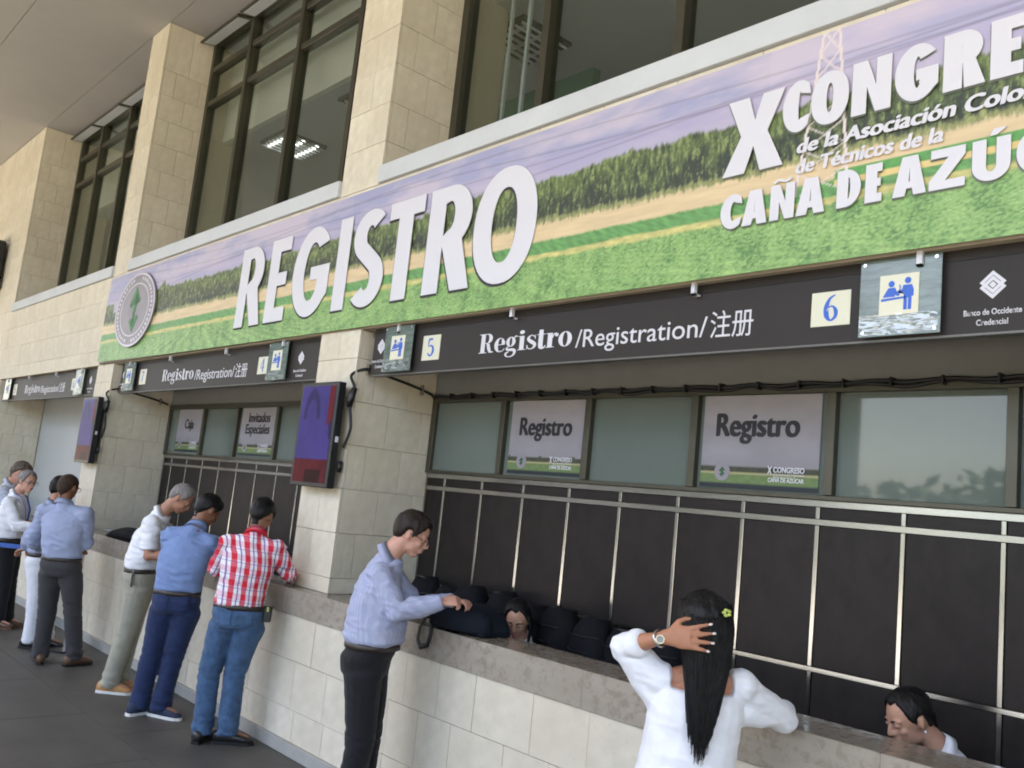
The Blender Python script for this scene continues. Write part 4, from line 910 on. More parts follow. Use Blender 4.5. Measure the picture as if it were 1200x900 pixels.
def hand_prims(mb, w, d, n, k=1.0, curl=25, spread=6, thumb=1, fan=0):
    """wrist point, direction of the hand, normal on the BACK of the hand; thumb=+1 on the side n x d"""
    d = V(d).normalized(); n = (V(n) - d * V(n).dot(d)).normalized(); s = n.cross(d).normalized() * thumb; w = V(w)
    mb.loft([(w - d * .01, s * .026 * k, n * .019 * k), (w + d * .02 * k, s * .030 * k, n * .017 * k), (w + d * .055 * k, s * .041 * k, n * .015 * k), (w + d * .088 * k, s * .042 * k, n * .012 * k)])
    for i, (o, L) in enumerate(((.031, .072), (.010, .082), (-.011, .076), (-.031, .060))):
        a = R_(spread * (1.5 - i)); dd = (d * math.cos(a) + s * math.sin(a)).normalized(); p = w + d * .084 * k + s * o * k; pts = [p - d * .02 * k, p]; ax = dd.cross(n); cu = 0
        for q, fr_ in enumerate((.45, .30, .25)):
            cu += curl * (.6 if q == 0 else 1.0) * (1 + .12 * i); p = p + (dd * math.cos(R_(cu)) - n * math.sin(R_(cu))) * L * fr_ * k; pts.append(p.copy())
        mb.tube(pts, [.0092 * k, .0097 * k, .0090 * k, .0082 * k, .0064 * k], 8)
        TIPS.append((p.copy(), (dd * math.cos(R_(cu)) - n * math.sin(R_(cu))).normalized(), (n * math.cos(R_(cu)) + dd * math.sin(R_(cu))).normalized()))
    b = w + d * .025 * k + s * .026 * k; t1 = b + (d * .6 + s * .75 - n * .2).normalized() * .035 * k; t2 = t1 + (d * .85 + s * .35 - n * .35).normalized() * .030 * k
    mb.tube([b - s * .012 * k, b, t1, t2, t2 + (d - n * .3).normalized() * .018 * k], [.012 * k, .013 * k, .0105 * k, .009 * k, .0065 * k], 8)
def person(label, J, face, tilt, skin, top, legs, shoe, hair, vox=.009, bulk=1.0, belly=.0, sleeve='long', roll=0, glasses=False, lids=True, waist_hidden=False, hands=None, seated=False, shoe_h=None, hk=1.0, collar=True, blouse=False, headk=1.0):
    J = {k: V(v) for k, v in J.items()}
    sc0 = (J['shL'] + J['shR']) / 2; bulk = bulk * 1.06
    for k in ('shL', 'shR'): J[k] = J[k].lerp(sc0, .13 if not blouse else .10) - V((0, 0, .008 if not blouse else .014))
    base = V(((J['anL'].x + J['anR'].x) / 2, (J['anL'].y + J['anR'].y) / 2, 0)) if 'anL' in J else V((J['neck'].x, J['neck'].y, .5))
    t = thing('person', label, 'person', base)
    rl = (J['shR'] - J['shL']); rl.z = 0; rl.normalize(); fwd = V((0, 0, 1)).cross(rl)
    hr = rl; 
    if 'hipR' in J: hr = (J['hipR'] - J['hipL']); hr.z = 0; hr.normalize()
    hf = V((0, 0, 1)).cross(hr); M = frame(face, tilt, roll); hc = J['head']; b = bulk
    shc = (J['shL'] + J['shR']) / 2; wc = J['waist']; spine = (shc - wc)
    def torso(mb, g, lo=0.0, hi=1.0, skip=0):
        rows = [(-.12, .158, .108), (0, .150 + belly * .25, .105 + belly * .5), (.22, .152 + belly * .25, .110 + belly), (.45, .160 + belly * .1, .112 + belly * .6), (.68, .172, .112), (.86, .165, .100), (.97, .135, .080), (1.08, .080, .065)]
        R2 = []
        for u, a, d in rows[skip:]:
            if u < lo - .13 or u > hi + .1: continue
            s = min(1, max(0, u)); ax = hr.lerp(rl, s).normalized(); fx = V((0, 0, 1)).cross(ax)
            c = wc + spine * u + fx * (belly * .5 * max(0, 1 - abs(u - .2) * 2.2)) - fx * .012 * math.sin(math.pi * s)
            R2.append((c, ax * (a * b + g), fx * (d * b + g)))
        mb.loft(R2)
    def arm(mb, S, g, r0=.050, r1=.045, r2=.039, r3=.028, upto=1.0):
        a, e, w_ = J['sh' + S], J['el' + S], J['wr' + S]; e2 = e + (w_ - e) * upto
        inn = a + (shc - a) * .25
        pts = [inn, a, a.lerp(e, .5), e, e.lerp(w_, .35), e.lerp(w_, .7), w_]; rr = [r0 * 1.05, r0, r1 * 1.05, r1 * .93, r2 * 1.1, r2 * .85, r3]
        if upto < 1:
            k = 4 if upto <= .35 else 5; pts = pts[:k] + [e.lerp(w_, upto)]; rr = rr[:k] + [rr[k]]
        mb.tube(pts, [r * b + g for r in rr], 12)
        mb.ell(a, (r0 + .003) * b + g, (r0 + .003) * b + g, (r0 + .004) * b + g)
        mb.ell(e, r1 * .93 * b + g, r1 * .93 * b + g, r1 * .93 * b + g)
    def leg(mb, S, g, r0=.085, r1=.056, r2=.036, hem=0):
        h, k_, a = J['hip' + S], J['kn' + S], J['an' + S]
        pts = [h - V((0, 0, .01)), h - V((0, 0, .06)), h.lerp(k_, .45), k_, k_.lerp(a, .35), k_.lerp(a, .75), a - V((0, 0, hem))]
        rr = [r0 * .8, r0, r0 * .86, r1, r1 * 1.02, r2 * 1.1, r2] if g < .01 else [r0 * .75 + g, r0 + g, r0 * .88 + g, r1 + g, r1 + g * .95, r1 * .92 + g, r1 * .93 + g]
        mb.tube(pts, [r * (1 + (b - 1) * .6) for r in rr], 14)
    # ---- body: one continuous surface
    TIPS.clear()
    mb = MB(); head_prims(mb, hc, M, headk); nb = J['neck']
    mb.tube([hc + M @ V((-.022, 0, -.035)), hc.lerp(nb, .62) + M @ V((-.012, 0, -.0)), nb, nb.lerp(shc, .6)], [.052 * b, .052 * b, .060 * b, .075 * b], 14)
    torso(mb, -.012); mb.tube([J['shL'] * .8 + shc * .2, shc.lerp(nb, .35), J['shR'] * .8 + shc * .2], [.045 * b, .060 * b, .045 * b], 12)
    for S in 'LR':
        if 'el' + S in J: arm(mb, S, -.004)
        if hands and S in hands:
            hd_ = hands[S]; hand_prims(mb, J['wr' + S], hd_[0], hd_[1], **hd_[2])
        if 'hip' + S in J:
            leg(mb, S, -.006)
            toe = J['to' + S] - J['an' + S]; toe.z = 0; toe.normalize(); a = J['an' + S]
            mb.tube([V((a.x, a.y, .06)) - toe * .03, V((a.x, a.y, .05)) + toe * .08, V((a.x, a.y, .035)) + toe * .15], [.036, .034, .026], 10)
    if 'hipL' in J: mb.ell((J['hipL'] + J['hipR']) / 2 + V((0, 0, .03)), .15 * b, .12 * b, .11 * b, Matrix((hr, hf, V((0, 0, 1)))).transposed())
    body = obj('body', remesh(mb, vox, 2), skin, t)
    if blouse:
        for tp, td, tn in TIPS[:4]:
            sd_ = tn.cross(td).normalized(); Mt = Matrix((td, sd_, tn)).transposed(); obj('fingernail', MB().ell(tp + tn * .0035 + td * .003, .0085, .0050, .0028, Mt, 10, 6).mesh(smooth=True), mat('pale nail polish', (.75, .66, .64), .25), t)
    face_parts(t, hc, M, headk, hair[0], skin if lids else None, glasses)
    # ---- top
    mb = MB(); g = .012
    if blouse:
        torso(mb, g, hi=.80); q = fwd * .0
        mb.loft([(wc + spine * .80, rl * .170, fwd * .112), (wc + spine * .90, rl * .162, fwd * .102), (wc + spine * .93, rl * .155, fwd * .095)])
    else: torso(mb, g, skip=1); mb.tube([J['shL'] * .85 + shc * .15, shc.lerp(nb, .22), J['shR'] * .85 + shc * .15], [.048 * b + g, .060 * b + g, .048 * b + g], 12)
    if not blouse: mb.tube([shc.lerp(nb, .1), nb.lerp(hc, .05) + V((0, 0, .0))], [.078 * b + g, .062 * b + g * .6], 14)
    up_ = {'long': 1.0, 'short': .0, 'three': .45, 'roll': .35}[sleeve]
    for S in 'LR':
        if 'el' + S not in J: continue
        if sleeve == 'short':
            a, e = J['sh' + S], J['el' + S]; mb.tube([a + (shc - a) * .25, a, a.lerp(e, .5), a.lerp(e, .80)], [.055 * b + g, .053 * b + g, .050 * b + g, .052 * b + g], 14); mb.ell(a, .052 * b + g, .052 * b + g, .053 * b + g)
        else:
            arm(mb, S, g * (1.0 if not blouse else 1.0), upto=up_)
            if blouse: mb.tube([J['sh' + S].lerp(shc, .22) - V((0, 0, .006)), J['sh' + S].lerp(shc, .1), J['sh' + S].lerp(J['el' + S], .4) - V((0, 0, .02))], [.050, .060, .050], 12); mb.tube([J['sh' + S].lerp(shc, .1) - V((0, 0, .10)), J['sh' + S].lerp(J['el' + S], .7) - V((0, 0, .02))], [.045, .045], 12)
    if blouse:
        bot = wc + V((0, 0, -.16)); mb.loft([(wc + spine * .85, rl * .160, fwd * .110), (wc + spine * .6, rl * .172, fwd * .125), (wc + spine * .3, rl * .172, fwd * .130), (wc, rl * .178, fwd * .138), (wc - V((0, 0, .08)), rl * .186, fwd * .145), (bot, rl * .195, fwd * .155)])
    else:
        if 'hipL' in J: mb.loft([(wc + spine * .12, hr * (.160 + belly * .25) * b, hf * (.118 + belly) * b), (wc + V((0, 0, .02)) + hf * belly * .45, hr * (.164 + belly * .25) * b, hf * (.122 + belly * .9) * b), (wc + V((0, 0, .004)) + hf * belly * .3, hr * .152 * b, hf * (.110 + belly * .6) * b)])
    js = [(np.array(J[k]), .9) for k in ('elL', 'elR', 'shL', 'shR') if k in J] + [(np.array(wc), .8), (np.array(wc + spine * .3 + fwd * .1), .5), (np.array(wc + spine * .3 - fwd * .1), .5)]
    sh = remesh(mb, vox, 3 if not blouse else 9, amp=.0145 if not blouse else .0065, seed=len(label), pts=js)
    # local coordinates for woven patterns
    n_ = len(sh.vertices); co = np.empty(n_ * 3, np.float32); sh.vertices.foreach_get('co', co); co = co.reshape(-1, 3)
    rel = co - np.array(shc); loc = np.stack([rel @ np.array(rl), rel @ np.array(fwd), rel @ np.array(spine.normalized())], 1)
    at = sh.attributes.new('loc', 'FLOAT_VECTOR', 'POINT'); at.data.foreach_set('vector', loc.astype(np.float32).ravel())
    so_ = obj('blouse' if blouse else 'shirt', sh, top, t)
    if collar:
        cmb = MB(); Mn = (hc - nb).normalized(); ax = rl; fx = Mn.cross(ax).normalized() * -1
        if fx.dot(fwd) < 0: fx = -fx
        pts0 = []; pts1 = []; pts2 = []
        for i in range(25):
            an = R_(-150 + 300 * i / 24 - 90) ; ca, sa = math.cos(an), math.sin(an)
            q = nb + ax * ca * .066 * b + fx * sa * .068 * b
            drop = .014 * (1 + sa)
            pts0.append(q * 1 - Mn * (.010 + drop * 1.3)); pts1.append(q + Mn * (.040 - drop * 1.0)); pts2.append(nb + ax * ca * .081 * b + fx * sa * .084 * b - Mn * (.004 + drop * 1.8))
        n0 = 25; cv = [p - (p - nb).normalized() * .003 for p in pts0] + pts1 + pts2
        cf = [(i, i + 1, n0 + i + 1, n0 + i) for i in range(24)] + [(n0 + i, n0 + i + 1, 2 * n0 + i + 1, 2 * n0 + i) for i in range(24)]
        me = mesh_np('collar', cv, cf, True); ob = bpy.data.objects.new('tmp', me); md = ob.modifiers.new('s', 'SOLIDIFY'); md.thickness = .004; md.offset = 0
        me2 = tmp_mesh(ob); at = me2.attributes.new('loc', 'FLOAT_VECTOR', 'POINT'); at.data.foreach_set('vector', np.array([(v.co.x * .1, .3, v.co.z * .2) for v in me2.vertices], np.float32).ravel())
        obj('collar', me2, top, so_)
    # ---- legs
    if 'hipL' in J and legs is not None:
        mb = MB(); g = .016
        mb.loft([(wc + V((0, 0, .012)), hr * .150 * b, hf * .108 * b), (wc - V((0, 0, .05)), hr * .167 * b, hf * .125 * b), ((J['hipL'] + J['hipR']) / 2 + V((0, 0, .02)) - hf * .012, hr * .172 * b, hf * .128 * b), ((J['hipL'] + J['hipR']) / 2 - V((0, 0, .07)) - hf * .012, hr * .150 * b, hf * .112 * b)])
        for S in 'LR': leg(mb, S, g, hem=.035)
        js = [(np.array(J[k]), .9) for k in ('knL', 'knR')] + [(np.array(J[k]), 1.3) for k in ('anL', 'anR')] + [(np.array((J['hipL'] + J['hipR']) / 2 - V((0, 0, .06))), .8)]
        tr_ = obj('trousers', remesh(mb, vox, 11, amp=.0105, seed=len(label) + 5, pts=js, base=.18), legs, t)
        if 'denim' in legs.name:
            hc_ = (J['hipL'] + J['hipR']) / 2
            for sgn in (-1, 1):     # back pockets: the cloth doubled over itself
                pv, pf, mp_ = [], [], {}
                me_ = tr_.data; bw = wl(tr_)
                for p_ in me_.polygons:
                    q = p_.center + bw - hc_; lx, ly, lz = q.dot(hr) * sgn, q.dot(hf), q.z
                    if ly < -.02 and .018 < lx < .125 and -.055 + .012 * abs(lx - .07) / .05 < lz < .062:
                        idx = []
                        for vi in p_.vertices:
                            if vi not in mp_: mp_[vi] = len(pv); pv.append(tuple(me_.vertices[vi].co + bw + me_.vertices[vi].normal * .0035))
                            idx.append(mp_[vi])
                        pf.append(tuple(idx))
                if pf:
                    me2 = mesh_np('back_pocket', pv, pf, True); bq = bmesh.new(); bq.from_mesh(me2)
                    bd = [e for e in bq.edges if e.is_boundary]; r_ = bmesh.ops.extrude_edge_only(bq, edges=bd)
                    for e in r_['geom']:
                        if isinstance(e, bmesh.types.BMVert): e.co -= (e.co - (hc_ + V((0, 0, e.co.z - hc_.z)))).normalized() * .006
                    bq.to_mesh(me2); bq.free(); obj('back_pocket', me2, legs, tr_)
        bm_ = MB(); ring = []
        N = 28
        for i in range(N): a = 2 * math.pi * i / N; ring.append(wc + V((0, 0, -.014)) + hf * belly * .2 + hr * math.cos(a) * .164 * b + hf * math.sin(a) * (.121 + belly * .45) * b)
        bv = []; 
        for p in ring: o = (p - wc).normalized(); bv += [p - V((0, 0, .018)), p + o * .004 - V((0, 0, .017)), p + o * .004 + V((0, 0, .017)), p + V((0, 0, .018))]
        bf = [(4 * i + q, 4 * ((i + 1) % N) + q, 4 * ((i + 1) % N) + q + 1, 4 * i + q + 1) for i in range(N) for q in range(3)]
        obj('belt', mesh_np('belt', bv, bf, True), mat('belt leather', (.03, .02, .015), .4), t)
        for S in 'LR':
            a = V((J['an' + S].x, J['an' + S].y, 0)); d = J['to' + S] - J['an' + S]; d.z = 0; d.normalize(); s = V((-d.y, d.x, 0))
            U = V((0, 0, 1))
            up2 = MB().loft([(a - d * .095 + U * .045, s * .012, U * .018), (a - d * .085 + U * .050, s * .034, U * .036), (a - d * .03 + U * .055, s * .042, U * .048), (a + d * .05 + U * .045, s * .043, U * .038), (a + d * .12 + U * .036, s * .046, U * .028), (a + d * .165 + U * .030, s * .036, U * .020), (a + d * .185 + U * .026, s * .012, U * .010)]).mesh('u', True)
            so2 = obj('shoe', up2, shoe[0], t)
            sv = []; 
            outl = [(-.100, .0), (-.092, .028), (-.05, .038), (.02, .036), (.09, .047), (.15, .042), (.188, .018), (.193, 0)]; outl = outl + [(x_, -y_) for x_, y_ in outl[-2:0:-1]]
            for z_ in (.001, .022): sv += [tuple(a + d * x_ + s * y_ + U * z_) for x_, y_ in outl]
            n2 = len(outl); sf = [tuple(range(n2)), tuple(range(2 * n2 - 1, n2 - 1, -1))] + [(i, (i + 1) % n2, n2 + (i + 1) % n2, n2 + i) for i in range(n2)]
            obj('sole', mesh_np('sole', sv, sf), shoe[1], so2)
    if hair[1] is not None: short_hair(t, hc, M, headk * hk, hair[0], seed=len(label), **hair[1])
    return t
def skin_mat(name, col):
    return mat(name, col, .5, spec=.4, var=.08, scale=25, bump=.15, bscale=200)
SK1 = skin_mat('skin light', (.56, .30, .22)); SK2 = skin_mat('skin tan', (.40, .20, .13)); SK3 = skin_mat('skin brown', (.25, .115, .065)); SK4 = skin_mat('skin warm', (.42, .19, .11)); SK5 = skin_mat('skin olive', (.46, .25, .17))
H_BLACK = hair_mat('black hair', (.007, .006, .006), .45); H_DBR = hair_mat('dark brown hair', (.022, .014, .011)); H_GREY = hair_mat('grey hair', (.20, .18, .17)); H_BUZZ = hair_mat('short brown hair', (.045, .026, .018), .7); H_BRGR = hair_mat('brown grey hair', (.10, .075, .06))
def cloth(name, col, rough=.85, var=.06, bump=.35, bs=400, sheen=.1): return mat(name, col, rough, spec=.25, var=var, scale=14, bump=bump, bscale=bs, sheen=sheen)
_mat0 = cloth
def folds(m, strength=.55, scale=9.0):
    n = m.node_tree; L = n.links; p = n.nodes['Principled BSDF']; tc = n.nodes.new('ShaderNodeTexCoord'); mp = n.nodes.new('ShaderNodeMapping'); mp.inputs['Scale'].default_value = (1, 1, 1.7); mp.inputs['Rotation'].default_value = (.5, .3, 0)
    L.new(tc.outputs['Object'], mp.inputs[0]); nz = n.nodes.new('ShaderNodeTexNoise'); nz.noise_type = 'RIDGED_MULTIFRACTAL'; nz.inputs['Scale'].default_value = scale; nz.inputs['Detail'].default_value = 2.5; nz.inputs['Distortion'].default_value = .6; L.new(mp.outputs[0], nz.inputs[0])
    bp = n.nodes.new('ShaderNodeBump'); bp.inputs['Strength'].default_value = strength; bp.inputs['Distance'].default_value = .009; L.new(nz.outputs[0], bp.inputs['Height'])
    old = p.inputs['Normal'].links
    if old: L.new(old[0].from_socket, bp.inputs['Normal'])
    L.new(bp.outputs[0], p.inputs['Normal']); return m
def cloth(*a, **k): return folds(_mat0(*a, **k))
T_WHITE = cloth('white cotton', (.78, .78, .82)); T_BLUE = cloth('sky blue cotton', (.19, .27, .49)); T_LBLUE = cloth('pale blue cotton', (.33, .37, .53)); T_PALE = cloth('pale grey blue cotton', (.45, .48, .56))
L_KHAKI = cloth('khaki cotton', (.34, .325, .26)); L_NAVY = cloth('dark denim', (.018, .030, .085), var=.25); L_JEAN = cloth('mid blue denim', (.055, .105, .20), var=.35); L_BLACK = cloth('black trouser wool', (.012, .012, .015)); L_CHAR = cloth('charcoal cotton', (.045, .043, .046)); L_WHITE = cloth('white trousers', (.72, .72, .76))
def pattern(name, base, fn):
    m = mat(name, base, .85, spec=.25, bump=.35, bscale=400); n = m.node_tree; p = n.nodes['Principled BSDF']; a = n.nodes.new('ShaderNodeAttribute'); a.attribute_name = 'loc'
    s = n.nodes.new('ShaderNodeSeparateXYZ'); n.links.new(a.outputs['Vector'], s.inputs[0])
    def M_(op, x, y=None, z=None):
        q = n.nodes.new('ShaderNodeMath'); q.operation = op
        for i, k in enumerate((x, y, z)):
            if k is None: continue
            if isinstance(k, (int, float)): q.inputs[i].default_value = k
            else: n.links.new(k, q.inputs[i])
        return q.outputs[0]
    def band(c, period, off, width):     # 1 inside a band
        return M_('LESS_THAN', M_('FRACT', M_('ADD', M_('DIVIDE', c, period), off + 50)), width)
    def mixc(f_, A, B):
        q = n.nodes.new('ShaderNodeMix'); q.data_type = 'RGBA'; n.links.new(f_, q.inputs['Factor'])
        for nm, k in (('A', A), ('B', B)):
            if isinstance(k, tuple): q.inputs[nm].default_value = k
            else: n.links.new(k, q.inputs[nm])
        return q.outputs['Result']
    n.links.new(fn(s, M_, band, mixc), p.inputs['Base Color']); return folds(m, .45)
def plaid(s, M_, band, mixc):
    u = M_('ADD', s.outputs[0], M_('MULTIPLY', s.outputs[1], .6)); w_ = s.outputs[2]; P = .088
    red, wht, pur, pink = (.60, .025, .05, 1), (.80, .76, .82, 1), (.12, .04, .25, 1), (.70, .30, .38, 1)
    vr = band(u, P, 0, .42); hr_ = band(w_, P, .1, .45)
    f_ = M_('MULTIPLY', M_('ADD', vr, hr_), .5)
    c = mixc(f_, wht, pink); both = M_('MULTIPLY', vr, hr_); c = mixc(both, c, red); c = mixc(M_('MULTIPLY', vr, .82), c, red)
    c = mixc(M_('MULTIPLY', band(u, P, -.66, .11), .8), c, pur); c = mixc(M_('MULTIPLY', band(w_, P, -.70, .06), .55), c, pur); return c
T_PLAID = pattern('red white plaid', (.6, .1, .1), plaid)
def stripes(s, M_, band, mixc):
    u = M_('ADD', s.outputs[0], M_('MULTIPLY', s.outputs[1], .35)); return mixc(band(u, .017, 0, .4), (.37, .395, .55, 1), (.43, .45, .60, 1))
T_STRIPE = pattern('blue striped cotton', (.3, .3, .6), stripes)
S_BLK = mat('black shoe leather', (.012, .011, .011), .35); S_BRN = mat('brown shoe leather', (.10, .05, .025), .45); S_TAN = mat('tan suede', (.48, .25, .10), .8); S_WSOLE = mat('white rubber', (.72, .70, .66), .6); S_NAVY = mat('navy canvas', (.02, .03, .06), .8)
FA = (-.74, .67, 0)      # facing away from the viewer
fw_r = (.68, .73, 0)
# --- plaid man
person('person in red and white plaid shirt and blue jeans leaning on the ledge',
    dict(head=(-5.99, 3.10, 1.565), neck=(-5.955, 3.055, 1.435), shL=(-6.075, 2.885, 1.36), shR=(-5.835, 3.19, 1.35), elL=(-6.235, 2.93, 1.16), elR=(-5.86, 3.30, 1.17), wrL=(-6.22, 3.20, 1.125), wrR=(-6.02, 3.41, 1.125), waist=(-5.965, 3.01, .945), hipL=(-6.02, 2.945, .86), hipR=(-5.90, 3.085, .86), knL=(-6.075, 2.91, .46), knR=(-5.965, 3.05, .47), anL=(-6.05, 2.91, .09), anR=(-5.945, 3.04, .09), toL=(-6.16, 3.05, .03), toR=(-5.87, 3.16, .03)),
    (-.55, .8, 0), 32, SK3, T_PLAID, L_JEAN, (S_BLK, S_BLK), (H_BLACK, dict(front=.055, thick=.014)), vox=.009, bulk=1.0, hands={'L': ((-.3, 1, 0), (0, 0, 1), dict(thumb=1, curl=20)), 'R': ((-.8, .5, 0), (0, 0, 1), dict(thumb=-1, curl=20))})
person('person in plain blue shirt and dark jeans bending over the ledge',
    dict(head=(-6.75, 3.03, 1.545), neck=(-6.745, 2.955, 1.415), shL=(-6.875, 2.79, 1.335), shR=(-6.655, 3.06, 1.315), elL=(-7.02, 2.90, 1.13), elR=(-6.70, 3.22, 1.14), wrL=(-6.98, 3.18, 1.125), wrR=(-6.86, 3.40, 1.125), waist=(-6.745, 2.885, .93), hipL=(-6.80, 2.82, .84), hipR=(-6.68, 2.955, .84), knL=(-6.84, 2.80, .45), knR=(-6.74, 2.93, .46), anL=(-6.86, 2.77, .09), anR=(-6.75, 2.89, .09), toL=(-6.90, 2.9, .03), toR=(-6.62, 2.97, .03)),
    (-.1, 1, 0), 34, SK3, T_BLUE, L_NAVY, (S_NAVY, S_WSOLE), (H_BLACK, dict(front=.055, thick=.014)), vox=.009, hands={'L': ((-.1, 1, 0), (0, 0, 1), dict(thumb=1, curl=20)), 'R': ((-.8, .5, 0), (0, 0, 1), dict(thumb=-1, curl=20))})
person('person in white short-sleeved shirt and khaki trousers with tan shoes',
    dict(head=(-7.415, 3.085, 1.60), neck=(-7.50, 2.97, 1.455), shL=(-7.665, 3.05, 1.375), shR=(-7.385, 2.85, 1.375), elL=(-7.60, 3.20, 1.16), elR=(-7.36, 2.86, 1.12), wrL=(-7.42, 3.36, 1.13), wrR=(-7.22, 3.02, 1.15), waist=(-7.56, 2.90, 1.0), hipL=(-7.62, 2.955, .90), hipR=(-7.50, 2.87, .90), knL=(-7.63, 2.92, .48), knR=(-7.52, 2.84, .48), anL=(-7.68, 2.90, .09), anR=(-7.57, 2.79, .09), toL=(-7.58, 3.04, .03), toR=(-7.46, 2.93, .03)),
    (.62, .78, 0), 38, SK2, T_WHITE, L_KHAKI, (S_TAN, S_WSOLE), (H_GREY, dict(front=.068, thick=.008, recede=.015)), vox=.009, sleeve='short', hands={'L': ((.6, .9, 0), (0, 0, 1), dict(thumb=-1, curl=25)), 'R': ((.9, .5, -.1), (.2, 0, 1), dict(thumb=1, curl=30))}, lids=True)
person('person with dark hair and glasses in blue striped shirt and black trousers at the ledge',
    dict(head=(-4.115, 3.065, 1.605), neck=(-4.19, 2.98, 1.47), shL=(-4.315, 3.07, 1.375), shR=(-4.095, 2.85, 1.385), elL=(-4.20, 3.22, 1.19), elR=(-3.995, 2.935, 1.195), wrL=(-4.00, 3.32, 1.25), wrR=(-3.875, 3.13, 1.265), waist=(-4.215, 2.945, 1.0), hipL=(-4.275, 3.0, .90), hipR=(-4.165, 2.88, .90), knL=(-4.265, 3.03, .48), knR=(-4.165, 2.91, .48), anL=(-4.285, 3.03, .09), anR=(-4.20, 2.90, .09), toL=(-4.18, 3.14, .03), toR=(-4.08, 3.0, .03)),
    (.70, .72, 0), 22, SK1, T_STRIPE, L_BLACK, (S_BLK, S_BLK), (H_DBR, dict(front=.064, thick=.017)), vox=.0068, bulk=1.04, belly=.035, glasses=True, hands={'L': ((.9, .3, .1), (0, 0, 1), dict(thumb=-1, curl=55)), 'R': ((.55, .8, .15), (.3, -.5, .8), dict(thumb=1, curl=62))})
person('person in pale blue shirt and charcoal trousers seen from behind',
    dict(head=(-8.825, 2.60, 1.57), neck=(-8.815, 2.585, 1.43), shL=(-8.945, 2.445, 1.345), shR=(-8.66, 2.76, 1.35), elL=(-9.03, 2.43, 1.08), elR=(-8.71, 2.80, 1.08), wrL=(-9.14, 2.55, .97), wrR=(-8.98, 2.79, 1.02), waist=(-8.78, 2.635, .945), hipL=(-8.83, 2.575, .85), hipR=(-8.71, 2.715, .85), knL=(-8.83, 2.60, .46), knR=(-8.67, 2.77, .47), anL=(-8.82, 2.60, .09), anR=(-8.65, 2.84, .09), toL=(-8.95, 2.62, .03), toR=(-8.70, 3.0, .03)),
    (-.55, .83, 0), 8, SK3, T_LBLUE, L_CHAR, (S_BRN, S_BLK), (H_BUZZ, dict(front=.055, thick=.004)), vox=.0105, hands={'L': ((-.8, .6, 0), (0, 0, 1), dict(curl=35)), 'R': ((-.3, .9, -.2), (0, 0, 1), dict(thumb=-1, curl=35))}, glasses=True)
person('person in sky blue shirt and white trousers, mostly hidden behind the man in charcoal trousers',
    dict(head=(-9.60, 2.76, 1.53), neck=(-9.575, 2.72, 1.39), shL=(-9.73, 2.80, 1.30), shR=(-9.47, 2.64, 1.30), elL=(-9.80, 2.78, 1.05), elR=(-9.56, 2.56, 1.06), wrL=(-9.72, 2.70, .90), wrR=(-9.66, 2.55, .93), waist=(-9.585, 2.70, .90), hipL=(-9.64, 2.75, .80), hipR=(-9.53, 2.66, .80), knL=(-9.60, 2.80, .43), knR=(-9.50, 2.68, .43), anL=(-9.58, 2.86, .09), anR=(-9.50, 2.69, .09), toL=(-9.48, 2.95, .03), toR=(-9.40, 2.80, .03)),
    (-.3, .9, 0), 15, SK2, T_LBLUE, L_WHITE, (S_BLK, S_BLK), (H_BLACK, dict(front=.055, thick=.014)), vox=.012, hands={'L': ((0, -1, -.2), (0, 0, 1), dict(curl=35)), 'R': ((-.6, -.3, -.3), (0, 0, 1), dict(thumb=-1, curl=35))})
person('person with grey hair and glasses in white shirt with blue lanyard and black trousers',
    dict(head=(-10.70, 2.73, 1.545), neck=(-10.765, 2.67, 1.40), shL=(-10.90, 2.76, 1.315), shR=(-10.64, 2.57, 1.315), elL=(-10.87, 2.86, 1.08), elR=(-10.53, 2.66, 1.08), wrL=(-10.74, 3.0, 1.07), wrR=(-10.42, 2.84, 1.09), waist=(-10.765, 2.67, .93), hipL=(-10.82, 2.72, .83), hipR=(-10.70, 2.64, .83), knL=(-10.79, 2.75, .44), knR=(-10.69, 2.67, .44), anL=(-10.78, 2.78, .09), anR=(-10.67, 2.67, .09), toL=(-10.68, 2.90, .03), toR=(-10.56, 2.76, .03)),
    (.85, .35, 0), 6, SK1, T_WHITE, L_BLACK, (S_BRN, S_BRN), (H_GREY, dict(front=.066, thick=.010, recede=.015)), vox=.012, glasses=True, hands={'L': ((.5, .8, 0), (0, 0, 1), dict(curl=35)), 'R': ((.7, .7, 0), (0, 0, 1), dict(thumb=-1, curl=35))})
person('person with brown-grey hair in pale shirt at the left edge of the photo, head bowed',
    dict(head=(-10.99, 2.72, 1.63), neck=(-11.07, 2.66, 1.50), shL=(-11.20, 2.74, 1.41), shR=(-10.92, 2.56, 1.41), elL=(-11.2, 2.80, 1.17), elR=(-10.86, 2.60, 1.16), wrL=(-11.05, 2.95, 1.13), wrR=(-10.74, 2.78, 1.12), waist=(-11.06, 2.66, 1.0), hipL=(-11.12, 2.70, .90), hipR=(-11.0, 2.62, .90), knL=(-11.10, 2.72, .48), knR=(-11.0, 2.64, .48), anL=(-11.12, 2.72, .09), anR=(-11.0, 2.62, .09), toL=(-11.0, 2.84, .03), toR=(-10.9, 2.74, .03)),
    (.3, .95, 0), 35, SK1, T_PALE, L_CHAR, (S_BLK, S_BLK), (H_BRGR, dict(front=.06)), vox=.012, hands={'L': ((.5, .8, 0), (0, 0, 1), dict(curl=35)), 'R': ((.7, .7, 0), (0, 0, 1), dict(thumb=-1, curl=35))})
